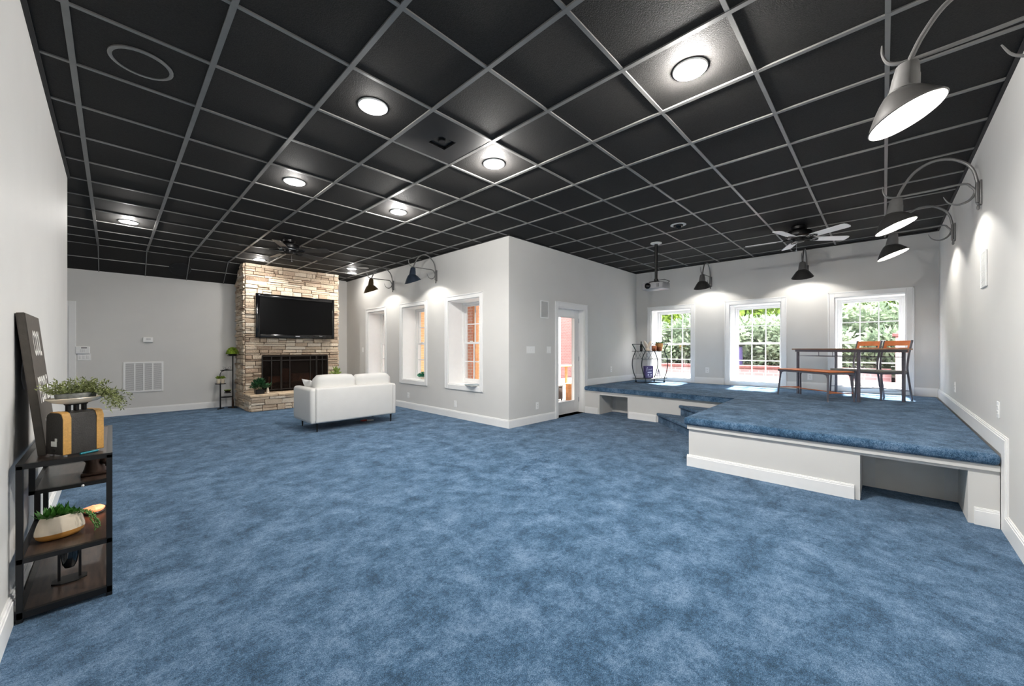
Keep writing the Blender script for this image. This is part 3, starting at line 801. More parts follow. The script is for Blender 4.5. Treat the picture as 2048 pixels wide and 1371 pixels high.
# ------------------------------------------------------------------ SOFA
sx0, sx1, sy0, sy1 = 2.023, 3.418, 6.06, 6.865
loc = (2.72, 6.46, 0)
so = thing('sofa', 'white leather two-seat sofa seen from behind on the blue carpet', 'sofa', loc)
c = MB(loc); c.box(sx0 + .01, sx1 - .01, sy0 + .02, sy1 - .01, .132, .30, .02, 3); c.build('base', 'sofa_white', so)
for a, b in ((sx0, sx0 + .13), (sx1 - .13, sx1)):
    c = MB(loc); c.box(a, b, sy0 + .015, sy1, .135, .655, .045, 4); c.build('armrest', 'sofa_white', so)
c = MB(loc); c.box(sx0 + .07, sx1 - .07, sy0, sy0 + .15, .132, .66, .03, 4); c.build('backrest', 'sofa_white', so)
for x in (sx0 + .078, sx1 - .078):
    c = MB(loc); c.tube([(x, sy0 - .001, .15), (x, sy0 - .002, .4), (x, sy0 - .001, .64)], .004, 6); c.build('piping', 'sofa_white', so)
def pad(x0, x1, y0, y1, z0, z1, bulge=.03, n=10):
    """a plump cushion: superellipse sections swelling in the middle"""
    mb = MB(loc); rs = []
    for i in range(n + 1):
        t = i / n; x = x0 + (x1 - x0) * t
        k = (1 - abs(2 * t - 1) ** 9) * .25 + .75 if 0 < t < 1 else .70
        hy, hz_ = (y1 - y0) / 2 * k, (z1 - z0) / 2 * k
        ring = []
        for q in range(20):
            a = 2 * PI * q / 20; ca, sa = math.cos(a), math.sin(a)
            e = .42
            ring.append((x, (y0 + y1) / 2 + hy * math.copysign(abs(ca) ** e, ca), (z0 + z1) / 2 + hz_ * math.copysign(abs(sa) ** e, sa) + random.uniform(-.003, .003)))
        rs.append(ring)
    return mb.rings(rs)
mid = (sx0 + sx1) / 2 + .03
for a, b in ((sx0 + .13, mid), (mid, sx1 - .13)):
    pad(a, b, sy0 + .16, sy1 + .01, .29, .45).build('seat_cushion', 'sofa_white', so, 80)
for a, b, zt_ in ((sx0 + .125, mid + .005, .845), (mid + .005, sx1 - .05, .832)):
    pad(a, b, sy0 + .10, sy0 + .36, .44, zt_).build('back_cushion', 'sofa_white', so, 80)
for x, y in ((2.137, 6.134), (3.328, 6.114), (2.137, 6.775), (3.328, 6.775)):
    c = MB(loc); c.tube([(x, y, 0), (x, y, .135)], [.009, .017], 10); c.build('leg', 'black_metal', so)
# loose cushion on the seat, propped in the corner of the arm
mb = MB((2.24, 6.55, .45)); rs = []
tilt = Matrix.Rotation(-.55, 3, 'Y')
for i in range(11):
    t = -1 + 2 * i / 10; ring = []
    wv = (1 - abs(t) ** 2.2) * .055 + .006
    for q in range(24):
        a = 2 * PI * q / 24; ca, sa = math.cos(a), math.sin(a)
        rr = .8 + .2 * abs(t)
        ring.append(Vector((2.22, 6.57, .60)) + tilt @ Vector((wv * ca, .19 * t, .19 * math.copysign(abs(sa) ** .5, sa) * (1 - .12 * (1 - abs(t))))))
    rs.append(ring)
mb.rings(rs); tag(mb.build('throw_pillow', 'pillow_white', None, 80), 'small white throw pillow poking up inside the sofa arm', 'pillow')
for k, (x, y, rz, m_, l_) in enumerate(((3.04, 6.50, .5, 'paper_red', 'red leaflet lying on the carpet under the sofa'), (3.12, 6.44, -.3, 'paper_white', 'white folded leaflet lying on the carpet under the sofa'))):
    mm = Matrix.Translation((x, y, 0)) @ Matrix.Rotation(rz, 4, 'Z')
    c = MB((x, y, 0)); c.box(-.055, .055, -.04, .04, .0005, .006, 0, 1, mm); c.box(-.05, .055, -.035, .04, .006, .012, 0, 1, mm)
    tag(c.build('leaflet', m_, None, 0), l_, 'leaflet')
# ------------------------------------------------------------------ WALL LAMPS
def smooth(pts, k=4):
    P = [Vector(p) for p in pts]; out = []
    for i in range(len(P) - 1):
        p0, p1, p2, p3 = P[max(i - 1, 0)], P[i], P[i + 1], P[min(i + 2, len(P) - 1)]
        for j in range(k):
            t = j / k
            out.append(.5 * ((2 * p1) + (-p0 + p2) * t + (2 * p0 - 5 * p1 + 4 * p2 - p3) * t * t + (-p0 + 3 * p1 - 3 * p2 + p3) * t ** 3))
    return out + [P[-1]]
def sconce(label, base, rz, power, sm='shade_grey'):
    """local: +x out of the wall, z up from the middle of the mount plate"""
    r = thing('wall_sconce', label, 'lamp', base, rz, 'gooseneck wall sconces')
    Z = 2.576
    c = MB(); c.box(0, .014, -.028, .028, -.105, .105, .006, 2); c.box(.014, .036, -.017, .017, -.085, .09, .006, 2)
    c.lathe([(.004, -.145), (.011, -.135), (.011, -.12), (.007, -.105), (.014, -.09)], (.02, 0, 0), 12)
    c.build('mount_plate', 'lamp_metal', r)
    a = smooth([(u, 0, z - Z) for u, z in ((.025, 2.655), (.03, 2.70), (.05, 2.786), (.095, 2.858), (.185, 2.921), (.289, 2.930), (.39, 2.876), (.459, 2.778), (.498, 2.692), (.512, 2.650))])
    c = MB(); c.tube(a, .0115, 10); c.build('gooseneck', 'lamp_metal', r)
    c = MB()
    s_ = smooth([(u, 0, z - Z) for u, z in ((.607, 2.80), (.605, 2.75), (.585, 2.70), (.55, 2.678), (.51, 2.673), (.40, 2.672), (.25, 2.674), (.10, 2.676), (.062, 2.645), (.036, 2.593), (.0645, 2.531), (.1235, 2.504), (.1845, 2.530), (.2185, 2.593))])
    n = len(s_); c.tube(s_, [.003 + .0065 * min(1, 6 * i / n, 6 * (n - 1 - i) / n) for i in range(n)], 8)
    c.build('scroll', 'lamp_metal', r)
    def ring(u, z, rad, tilt, n=36):
        t = math.radians(tilt)
        return [Vector((u + rad * math.cos(q) * math.cos(t), rad * math.sin(q), z - Z - rad * math.cos(q) * math.sin(t))) for q in [2 * PI * k / n for k in range(n)]]
    c = MB()
    c.rings([ring(.512, 2.668, .013, 0), ring(.512, 2.655, .040, -2), ring(.514, 2.648, .044, -3), ring(.519, 2.60, .050, -5), ring(.519, 2.594, .052, -5), ring(.525, 2.536, .057, -4), ring(.526, 2.528, .061, -2), ring(.5265, 2.522, .058, 0)])
    c.build('socket_cup', 'lamp_metal' if sm == 'shade_grey' else sm, r)
    prof = [(.526, 2.522, .062, 0), (.526, 2.512, .078, 4), (.525, 2.490, .096, 9), (.523, 2.455, .120, 15), (.520, 2.420, .143, 20), (.518, 2.402, .153, 22), (.518, 2.399, .156, 22)]
    c = MB(); c.rings([ring(*p) for p in prof] + [ring(.518, 2.396, .153, 22)], True, False); sh = c.build('shade', sm, r)
    c = MB(); c.rings([ring(u, z - .004, q - .005, t) for u, z, q, t in prof] , True, False); c.build('shade_liner', 'lamp_white', sh)
    c = MB(); c.lathe([(.034, 2.512 - Z), (.03, 2.508 - Z), (.003, 2.504 - Z)], (.526, 0, 0), 20, cap0=True); c.build('bulb', 'bulb_soft', r)
    lamp('sconce_light', 'POINT', (.526, 0, 2.488 - Z), power, (1, .96, .90), .014, r)
    return r
SW = 14
sconce('large grey gooseneck sconce hanging over the front edge of the stage, closest of the sconces', (2.78, YR, 2.60), PI / 2, SW * .6)
sconce('grey gooseneck sconce above the flat white wall speaker by the stage', (5.125, YR, 2.576), PI / 2, SW)
sconce('grey gooseneck sconce closest to the garden windows on the speaker wall', (6.783, YR, 2.60), PI / 2, SW)
sconce('grey gooseneck sconce between the first two garden windows', (XD, 2.587, 2.635), PI, SW * .85)
sconce('grey gooseneck sconce under the white-bladed ceiling fan', (XD, .99, 2.635), PI, SW * .85)
sconce('navy-shaded gooseneck sconce between the magazine and jade plant windows', (X1, 6.167, 2.643), PI, SW * .8, 'shade_navy')
sconce('bronze-tinted gooseneck sconce nearest the fireplace', (X1, 7.801, 2.643), PI, SW * .8, 'shade_bronze')

# ------------------------------------------------------------------ CEILING FIXTURES
LBL = ['large lit downlight closest to the big sconce over the stage edge', 'downlight one tile from the square air diffuser, on its console table side', 'downlight over the middle of the open carpet', 'downlight above the wall of deep windows',
       'downlight beside the square air diffuser, on its stage side', 'lone downlight near the sloped soffit', 'bright downlight in front of the chimney top', 'bright downlight beside the chimney, at the window wall corner', 'downlight over the near end of the open carpet, just outside the picture', 'smaller-looking downlight between the grey ceiling speaker and the chimney corner downlight']
for (x, y), l in zip(CANS, LBL):
    loc = (x, y, CEIL)
    r = thing('recessed_downlight', l, 'downlight', loc, 0, 'recessed ceiling downlights')
    c = MB(loc); c.lathe([(.086, .009), (.104, .005), (.104, .001), (.098, -.004), (.088, -.004), (.084, .0), (.080, .008)], loc, 36, cap0=False, cap1=False)
    c.build('trim_ring', 'lamp_white', r)
    c = MB(loc); c.lathe([(.082, .002), (.078, .02), (.070, .05), (.062, .062)], loc, 36, cap0=False, cap1=False); c.build('reflector', 'lamp_white', r)
    c = MB(loc); c.lathe([(.064, .062), (.058, .048), (.040, .040), (.006, .037)], loc, 28, cap0=False); c.build('bulb', 'bulb', r)
    hot = y > 8.4
    pw = 12
    if x > 2.5: pw = 42 if y < 1 else 32 if y < 4 else 24
    elif 1 < x < 2: pw = 3.5 if y < 4 else 8
    if y < 1 and x < 2: pw = 1
    if hot: pw = 6 if x < 3 else 3.5
    lamp('downlight_light', 'AREA', (0, 0, .03), pw * .7, (1, .965, .92), .10, r)
    lamp('downlight_fill', 'POINT', (0, 0, -.035), pw * 1.15, (1, .965, .92), .03, r)  # added point source below the recessed bulb, lifts the upper walls and halo
    if hot and y < 9.0 or hot and x < 3:      # tilted lamp aimed at the chimney face
        tgt = Vector((2.75, 9.45, 1.35)) - Vector((x, y, CEIL + .02))
        lamp('accent_light', 'SPOT', (0, 0, .02), 18 if x < 3 else 56, (1, .955, .89), .025, r, tgt.to_track_quat('-Z', 'Y').to_euler(), spot_size=math.radians(105), spot_blend=.7)
# round ceiling speakers
for (x, y, rad), l in zip([(.127, 3.34, .150), (3.84, 8.26, .115)], ['large black round ceiling speaker above the console table', 'grey round ceiling speaker near the fireplace corner']):
    loc = (x, y, CEIL)
    r = thing('ceiling_speaker', l, 'speaker', loc)
    c = MB(loc); c.lathe([(rad, .004), (rad, -.004), (rad - .012, -.008), (rad - .02, -.006), (rad - .02, .004)], loc, 40, cap0=False, cap1=False); c.build('ring', 'grid_metal', r)
    c = MB(loc); c.lathe([(rad - .02, -.002), (.03, -.005), (.004, -.005)], loc, 40, cap0=False); c.build('grille', 'tile_black' if x < 1 else 'grid_metal', r)
loc = (.93, 10.02, CEIL - .207)
r = thing('soffit_speaker', 'black round speaker on the sloped soffit above the far wall', 'speaker', loc)
mm = Matrix.Rotation(-math.atan2(CEIL - SZ, YF - 9.75), 3, 'X')
c = MB(loc); c.lathe([(.17, .004), (.17, -.006), (.15, -.012), (.15, -.004)], loc, 36, mm, False, False); c.build('ring', 'grid_black', r)
c = MB(loc); c.lathe([(.15, -.006), (.01, -.009)], loc, 36, mm, False); c.build('grille', 'black_metal', r)
# square diffuser filling one tile
x0, y0 = GX + TILE * 3, GY + TILE * 4
x0 += .012; y0 += .012; W = TILE - .024
cx, cy = x0 + W / 2, y0 + W / 2
loc = (cx, cy, CEIL)
r = thing('air_diffuser', 'square black air diffuser panel with a dark neck among the downlights', 'vent', loc)
c = MB(loc); q = .10
def sqr(h, z): return [(cx - h, cy - h, z), (cx + h, cy - h, z), (cx + h, cy + h, z), (cx - h, cy + h, z)]
c.rings([sqr(W / 2, CEIL + .004), sqr(W / 2, CEIL - .002), sqr(W / 2 - .03, CEIL - .004), sqr(.16, CEIL - .012), sqr(.085, CEIL - .016)], False, False)
c.build('face_plate', 'grid_black', r, 20)
c = MB(loc); c.rings([sqr(.085, CEIL - .016), sqr(.082, CEIL + .004)], False, True); c.build('neck', 'black_metal', r, 0)
c = MB(loc); c.lathe([(.004, -.012), (.03, -.012), (.034, -.006), (.03, .0)], loc, 16); c.build('damper_knob', 'grid_black', r)
# eyeball spot near the projector
loc = (5.66, 2.13, CEIL)
r = thing('eyeball_spot', 'black eyeball spot in a white ring on the ceiling next to the projector', 'downlight', loc)
c = MB(loc); c.lathe([(.105, .004), (.105, -.002), (.09, -.008), (.068, -.004), (.066, .004)], loc, 32, cap0=False, cap1=False); c.build('trim_ring', 'plastic_grey', r)
c = MB(loc); c.lathe([(.066, .004), (.066, -.01), (.058, -.03), (.04, -.042), (.034, -.03), (.006, -.028)], loc, 28, cap0=False); c.build('eyeball', 'black_gloss', r)
c = MB(loc); c.lathe([(.03, -.0325), (.004, -.0325)], loc, 20, cap0=True); c.build('lens', 'badge', r)

def fan(label, loc, phase, blade):
    r = thing('ceiling_fan', label, 'fan', loc)
    c = MB(); c.lathe([(.075, 0), (.095, -.012), (.092, -.045), (.06, -.062), (.058, -.075)], n=28); c.build('canopy', 'fan_black', r)
    c = MB(); c.lathe([(.058, -.062), (.14, -.075), (.158, -.09), (.162, -.12), (.155, -.15), (.135, -.166), (.09, -.172), (.05, -.174)], n=32); c.build('motor_housing', 'fan_black', r)
    c = MB(); c.lathe([(.100, -.1715), (.100, -.176), (.132, -.172), (.132, -.1665)], n=32, cap0=False, cap1=False); c.build('vent_ring', 'badge', r)
    c = MB(); c.lathe([(.05, -.168), (.075, -.18), (.075, -.205), (.066, -.228), (.04, -.238), (.006, -.24)], n=28); c.build('switch_cup', 'fan_black', r)
    for k in range(5):
        a = math.radians(phase + 72 * k)
        mm = Matrix.Rotation(a, 4, 'Z') @ Matrix.Translation((0, 0, -.185)) @ Matrix.Rotation(math.radians(-11), 4, 'X')
        pts = [(.19, -.052), (.24, -.060), (.62, -.068), (.655, -.058), (.668, -.03), (.668, .03), (.655, .058), (.62, .068), (.24, .060), (.19, .052)]
        b = MB()
        A = [b._v(mm @ Vector((x, y, .004))) for x, y in pts]; B = [b._v(mm @ Vector((x, y, -.004))) for x, y in pts]
        b.bm.faces.new(A); b.bm.faces.new(list(reversed(B)))
        for i in range(len(pts)): b.bm.faces.new((A[i], B[i], B[(i + 1) % len(pts)], A[(i + 1) % len(pts)]))
        bo = b.build('blade', blade, r, 20)
        i_ = MB()
        def T(x, y, z): return mm @ Vector((x, y, z))
        for s in (-1, 1):
            i_.tube([T(.06, s * .012, .0), T(.12, s * .035, -.006), T(.18, s * .05, -.008), T(.245, s * .03, -.008), T(.265, 0, -.008)], .006, 6)
        i_.tube([T(.06, 0, 0), T(.16, 0, -.006), T(.265, 0, -.008)], .007, 6)
        i_.build('blade_iron', 'fan_black', bo)
    c = MB(); c.tube([(.05, .03, -.22), (.055, .034, -.33)], .0016, 5); c.sphere((.055, .034, -.338), .009, 10, 8); c.build('pull_chain', 'badge', r)
    return r
fan('black ceiling fan with five white blades over the stage', (6.93, .89, CEIL), 22, 'blade_white')
fan('black ceiling fan with dark glossy blades in front of the fireplace', (2.0, 7.0, CEIL), 24, 'blade_grey')

# projector
px_, py_ = 6.36, 2.76
loc = (px_, py_, CEIL)
r = thing('ceiling_projector', 'grey projector hanging on a black pole above the bar cart end', 'projector', loc)
c = MB(loc); c.lathe([(.09, .0), (.09, -.012), (.075, -.02), (.03, -.024)], loc, 28); c.build('ceiling_plate', 'plastic_grey', r)
c = MB(loc); c.lathe([(.027, -.02), (.027, -.32), (.031, -.322), (.031, -.345), (.023, -.347), (.023, -.60)], loc, 16); c.build('pole', 'black_metal', r)
c = MB(loc); c.lathe([(.023, -.60), (.034, -.61), (.034, -.64), (.02, -.65)], loc, 16)
for s in (-1, 1): c.bar((px_, py_, 2.39), (px_ + .09 * s, py_ + .08, 2.365), .022, .012); c.bar((px_, py_, 2.39), (px_ + .09 * s, py_ - .08, 2.365), .022, .012)
c.tube([(px_ + .01, py_ - .02, 2.40), (px_ + .05, py_ - .12, 2.41), (px_ + .14, py_ - .17, 2.385), (px_ + .17, py_ - .12, 2.36)], .005, 6)
c.build('mount_bracket', 'black_metal', r)
c = MB(loc); bx0, bx1, by0, by1 = 6.26, 6.545, 2.60, 2.99
poly = [(bx0 + .02, by0 + .01), (bx1, by0), (bx1, by1), (bx0 + .02, by1 - .01), (bx0, by1 - .06), (bx0 - .012, (by0 + by1) / 2), (bx0, by0 + .06)]
c.prism(poly, 2.25, 2.36, .016, 3); c.build('body', 'proj_grey', r, 40)
mm = Matrix.Rotation(-PI / 2, 3, 'Y')
c = MB(loc); c.lathe([(.05, -.02), (.05, .014), (.045, .02), (.04, .014), (.036, .0)], (6.25, 2.855, 2.305), 24, mm, cap0=True, cap1=False); lo = c.build('lens_ring', 'black_metal', r)
c = MB(loc); c.lathe([(.04, .002), (.03, .010), (.004, .014)], (6.25, 2.855, 2.305), 20, mm, cap0=False); c.build('lens', 'lens_glass', lo)
c = MB(loc)
for k in range(6): c.box(bx0 - .004, bx0 + .01, 2.67 + k * .014, 2.677 + k * .014, 2.275, 2.335)
c.build('vent_grille', 'slot_dark', r, 0)

# ------------------------------------------------------------------ WALL PLATES
def wplate(name, label, cat, w, u, z, pw, ph, kind, group=None):
    loc = FR[w](u, 0, z)
    r = thing(name, label, cat, loc, group=group)
    c = MB(loc); wbox(c, w, u - pw / 2, u + pw / 2, 0, .006, z - ph / 2, z + ph / 2, .002); c.build('plate', 'plastic_white', r)
    n = max(1, round(pw / .046) - (1 if pw < .09 else 0))
    if kind == 'outlet':
        for dz in (-.0195, .0195):
            c = MB(loc); wbox(c, w, u - .017, u + .017, .006, .0085, z + dz - .014, z + dz + .014, .003); s = c.build('socket', 'plastic_white', r)
            c = MB(loc)
            for du in (-.007, .007): wbox(c, w, u + du - .0015, u + du + .0015, .0085, .009, z + dz - .004, z + dz + .007)
            wbox(c, w, u - .003, u + .003, .0085, .009, z + dz - .011, z + dz - .006)
            c.build('slots', 'slot_dark', s, 0)
    else:
        for k in range(kind):
            x = u + (k - (kind - 1) / 2) * .046
            c = MB(loc); wbox(c, w, x - .016, x + .016, .006, .010, z - .033, z + .033, .002); c.build('rocker', 'plastic_white', r)
    return r
OUT = 'white duplex wall outlets'
for l, w, u, z in (('white outlet low under the jade plant window', 'X1', 7.178, .272), ('white outlet low under the magazine window', 'X1', 5.582, .252), ('white outlet low on the wall beside the glazed door', 'Y1', 5.0, .285),
                   ('white outlet just above the stage, door side of the bar cart', 'Y1', 7.458, .807), ('white outlet between the cart window and the middle garden window', 'XD', 2.654, .80), ('white outlet behind the bench under the pier of two windows', 'XD', .945, .75),
                   ('white outlet above the stage baseboard, closest to the camera', 'YR', 4.45, .808), ('white outlet on the sconce wall near the garden windows', 'YR', 6.793, .805)):
    wplate('wall_outlet', l, 'outlet', w, u, z, .072, .118, 'outlet', OUT)
wplate('light_switch', 'wide white four-gang switch plate left alone on the wall before the door', 'switch', 'Y1', 4.832, 1.23, .21, .118, 4)['label'] = 'wide white four-gang switch plate on the wall, nearer the outside corner'
wplate('light_switch', 'white double switch plate next to the glazed door casing', 'switch', 'Y1', 5.313, 1.23, .118, .118, 2)
wplate('light_switch', 'single white switch beside the window nearest the fireplace', 'switch', 'X1', 9.297, 1.222, .072, .118, 1)
wplate('light_switch', 'wide white switch plate under the alarm keypad', 'switch', 'YF', -.348, 1.10, .165, .118, 3)
def grille_box(name, label, cat, w, u0, u1, z0, z1, bays, slats, gm='plastic_grey', t=.016, rim=.03, cell='plastic_white'):
    loc = FR[w]((u0 + u1) / 2, 0, (z0 + z1) / 2)
    r = thing(name, label, cat, loc)
    c = MB(loc)
    for a, b, p, q in ((u0, u0 + rim, z0, z1), (u1 - rim, u1, z0, z1), (u0 + rim, u1 - rim, z1 - rim, z1), (u0 + rim, u1 - rim, z0, z0 + rim)): wbox(c, w, a, b, 0, t, p, q, .003)
    iw = (u1 - u0 - 2 * rim) / bays
    for k in range(1, bays): wbox(c, w, u0 + rim + iw * k - .010, u0 + rim + iw * k + .010, 0, t - .003, z0 + rim, z1 - rim)
    c.build('frame', 'plastic_white', r)
    c = MB(loc); wbox(c, w, u0 + rim, u1 - rim, 0, .002, z0 + rim, z1 - rim); c.build('backing', gm, r, 0)
    if slats:
        c = MB(loc); n = slats; dz = (z1 - z0 - 2 * rim) / n
        for k in range(n):
            z = z0 + rim + dz * (k + .5); wbox(c, w, u0 + rim, u1 - rim, .002, .010, z - dz * .30, z + dz * .30)
        c.build('louvres', cell, r, 0)
    return r
grille_box('return_air_grille', 'large white four-bay return air grille low on the far wall', 'vent', 'YF', .138, .70, .42, .998, 4, 40, 'slot_dark')
grille_box('wall_speaker', 'flat white speaker grille high beside the glazed door', 'speaker', 'Y1', 5.083, 5.297, 1.778, 2.078, 1, 26, 'plastic_grey', .010, .016, 'plastic_grey')
grille_box('wall_speaker', 'flat white speaker grille on the sconce wall above the stage', 'speaker', 'YR', 4.87, 5.10, 1.755, 2.05, 1, 26, 'plastic_grey', .012, .016, 'plastic_white')
loc = FR['YF'](-.365, 0, 1.222)
r = thing('alarm_keypad', 'white alarm keypad with a small dark display on the far wall', 'keypad', loc)
c = MB(loc); wbox(c, 'YF', -.452, -.28, 0, .028, 1.158, 1.288, .006); c.build('housing', 'plastic_white', r)
c = MB(loc); wbox(c, 'YF', -.385, -.315, .028, .030, 1.255, 1.272); c.build('display', 'slot_dark', r, 0)
c = MB(loc); wbox(c, 'YF', -.438, -.41, .028, .031, 1.213, 1.229); c.build('lit_key', 'lamp_white', r, 0)
c = MB(loc)
for i in range(3):
    for j in range(3): wbox(c, 'YF', -.395 + i * .02, -.383 + i * .02, .028, .030, 1.19 + j * .018, 1.2 + j * .018)
c.build('buttons', 'plastic_grey', r, 0)
loc = FR['YF'](.476, 0, 1.425)
r = thing('thermostat', 'small white thermostat alone in the middle of the far wall', 'thermostat', loc)
c = MB(loc); wbox(c, 'YF', .405, .548, 0, .034, 1.372, 1.470, .006); c.build('housing', 'plastic_white', r)
c = MB(loc); wbox(c, 'YF', .45, .515, .034, .036, 1.418, 1.45); c.build('display', 'plastic_grey', r, 0)
# things on the deep sills
c_ = (X1 + .26, 7.02, WIN_Z[0] + .012)
potted('jade_plant', 'small jade green plant in a low tray on the second deep sill', 'plant', c_, [(.05, 0), (.07, .03), (.068, .034)], 'ivory', 'leaf_jade', 150, .105, .09, .05, .032)
mm = Matrix.Translation((X1 + .04, 5.12, WIN_Z[0] + .013)) @ Matrix.Rotation(-.35, 4, 'Z')
r = thing('magazine', 'open glossy magazine lying on the sill nearest the wall corner', 'magazine', (X1 + .04, 5.12, WIN_Z[0] + .013))
c = MB((X1 + .04, 5.12, WIN_Z[0] + .013)); c.box(-.115, .125, -.16, .0, 0, .012, .003, 1, mm); c.box(-.115, .125, .0, .17, 0, .009, .003, 1, mm); c.build('pages', 'paper_white', r)
c = MB((X1 + .04, 5.12, WIN_Z[0] + .013)); c.box(-.114, .124, -.158, -.004, .0125, .0145, 0, 1, mm); c.box(-.114, .124, .004, .168, .0095, .0115, 0, 1, mm); c.build('printed_spread', 'cover_teal', r, 0)
# ------------------------------------------------------------------ DINING SET ON THE STAGE
RZ = math.radians(47)      # local +x runs towards the garden window end, +y towards the bench
r = thing('dining_table', 'long dark-framed dining table with a thin orange-brown top on the stage', 'table', (7.646, .404, ST), RZ)
c = MB(); c.box(-.60, .60, -.37, .37, .712, .733, .004); c.build('tabletop', 'wood_table', r)
c = MB()
c.box(-.555, .555, -.345, -.315, .68, .712); c.box(-.555, .555, .315, .345, .68, .712); c.box(-.555, -.525, -.315, .315, .68, .712); c.box(.525, .555, -.315, .315, .68, .712); c.build('apron', 'frame_slate', r)
for x in (-.52, .52):
    for y in (-.325, .325):
        c = MB(); c.box(x - .0165, x + .0165, y - .014, y + .014, 0, .70, .003); c.build('leg', 'frame_slate', r)
c = MB()
for y in (-.325, .325):
    c.tube([(-.52, y, .615), (.52, y, .615)], .005, 6)
    for x in (-.12, .12): c.tube([(x, y, .615), (x, y, .69)], .004, 6)
for x in (-.52, .52): c.tube([(x, -.325, .615), (x, .325, .615)], .005, 6)
c.build('rail', 'frame_slate', r)

r = thing('dining_bench', 'low bench with an orange-brown seat pad in front of the dining table', 'bench', (7.235, .755, ST), RZ)
c = MB(); c.box(-.47, .47, -.19, .19, .398, .418, .012, 2); c.build('seat', 'wood_orange', r)
c = MB()
c.box(-.465, .465, -.185, -.16, .372, .398); c.box(-.465, .465, .16, .185, .372, .398); c.box(-.465, -.44, -.16, .16, .372, .398); c.box(.44, .465, -.16, .16, .372, .398); c.build('seat_frame', 'frame_slate', r)
for x in (-1, 1):
    for y in (-1, 1):
        c = MB(); c.tube([(x * .435, y * .165, .385), (x * .437, y * .167, .30), (x * .45, y * .182, .12), (x * .458, y * .19, 0)], [.013, .013, .012, .010], 8); c.tube([(x * .36, y * .165, .378), (x * .41, y * .166, .365), (x * .436, y * .168, .30)], .008, 6); c.build('leg', 'frame_slate', r)
c = MB(); c.box(-.453, .453, -.012, .012, .115, .127, .002)
for x in (-.453, .453): c.tube([(x, -.18, .12), (x, .18, .12)], .007, 6)
c.build('stretcher', 'wood_orange', r)

def chair(label, loc):
    r = thing('dining_chair', label, 'chair', loc, RZ, 'orange-backed dining chairs')
    c = MB(); c.prism([(-.195, -.20), (.195, -.20), (.205, .19), (.17, .225), (-.17, .225), (-.205, .19)], .392, .417, .01, 2); c.build('seat', 'seat_grey', r)
    c = MB()
    for y in (-.19, .19): c.box(-.185, .185, y - .012, y + .012, .368, .392)
    for x in (-.185, .185): c.box(x - .012, x + .012, -.18, .18, .368, .392)
    c.build('seat_frame', 'frame_slate', r)
    for s in (-1, 1):
        c = MB(); c.tube([(s * .185, .19, .39), (s * .188, .197, .2), (s * .192, .205, 0)], [.013, .012, .011], 8); c.build('leg', 'frame_slate', r)
        c = MB(); c.tube(smooth([(s * .193, -.255, 0), (s * .192, -.225, .2), (s * .19, -.195, .40), (s * .19, -.192, .5), (s * .19, -.215, .66), (s * .19, -.262, .85)]), .0125, 8); c.build('leg', 'frame_slate', r); 
        c = MB(); c.tube([(s * .19, .203, .135), (s * .192, -.235, .135)], .006, 6); c.build('stretcher', 'frame_slate', r)
    c = MB(); c.tube([(-.19, -.235, .135), (.19, -.235, .135)], .006, 6); c.build('stretcher', 'frame_slate', r)
    b = MB()
    def bp(x, z): return (x, -.215 - (z - .66) * .247 - .018 * (1 - (x / .18) ** 2), z)
    def slat(z0, z1, xa=-.18, xb=.18):
        n = 8
        rs = []
        for i in range(n + 1):
            x = xa + (xb - xa) * i / n; p = bp(x, z0); q = bp(x, z1)
            rs.append([(p[0], p[1] - .006, p[2]), (p[0], p[1] + .006, p[2]), (q[0], q[1] + .006, q[2]), (q[0], q[1] - .006, q[2])])
        b.rings(rs)
    slat(.775, .845); slat(.675, .745); slat(.745, .775, -.18, -.15); slat(.745, .775, .15, .18)
    b.build('backrest', 'wood_orange', r)
    return r
chair('orange-backed metal chair nearer the bar cart side of the table', (8.009, .338, ST))
chair('orange-backed metal chair nearer the sconce wall, at the table end', (7.757, .028, ST))

# ------------------------------------------------------------------ BAR CART
CR = math.radians(-24); CL = (8.12, 3.66, ST)
r = thing('bar_cart', 'black metal barrel-shaped bar cart in the stage corner', 'cart', CL, CR)
prof = [(.255, .0), (.255, .09), (.31, .20), (.345, .33), (.352, .42), (.33, .54), (.285, .63), (.255, .685), (.30, .755), (.352, .825)]
for sx in (-1, 1):
    for sy in (-1, 1):
        c = MB(); c.tube(smooth([(sx * x, sy * .15, z) for x, z in prof[1:8]]) + [(sx * x, sy * .15, z) for x, z in prof[8:]], .0095, 8); c.build('upright', 'cart_metal', r)
        c = MB(); c.tube([(sx * .255, sy * .15, .02), (sx * .255, sy * .15, .095)], .008, 8); c.lathe([(.006, -.012), (.019, -.010), (.019, .010), (.006, .012)], (sx * .255, sy * .15, .019), 12, Matrix.Rotation(PI / 2, 3, 'X')); c.build('caster', 'cart_metal', r)
    c = MB(); c.tube([(sx * .352, -.15, .825), (sx * .352, .15, .825)], .0075, 8); c.build('handle', 'cart_metal', r)
for nm, z, hx in (('top_shelf', .675, .26), ('bottom_shelf', .088, .33)):
    c = MB(); c.box(-hx, hx, -.158, .158, z - .006, z + .006); c.build(nm, 'cart_metal' if z > .5 else 'galvanised', r)
    c = MB()
    for y in (-.16, .16): c.tube([(-hx - (.09 if z > .5 else 0), y, z), (hx + (.09 if z > .5 else 0), y, z)], .006, 6)
    for x in (-hx, hx): c.tube([(x, -.16, z), (x, .16, z)], .006, 6)
    c.build('rail', 'cart_metal', r)
c = MB()
for y in (-.15, .15):
    c.tube([(-.335, y, .505), (.335, y, .505)], .0045, 6)
    if y > 0:
        for k in range(6):
            x = -.30 + k * .1; c.tube([(x, y, .505), (x + .1, y, .668)], .003, 5); c.tube([(x + .1, y, .505), (x, y, .668)], .003, 5)
c.build('bottle_rack', 'cart_metal', r)
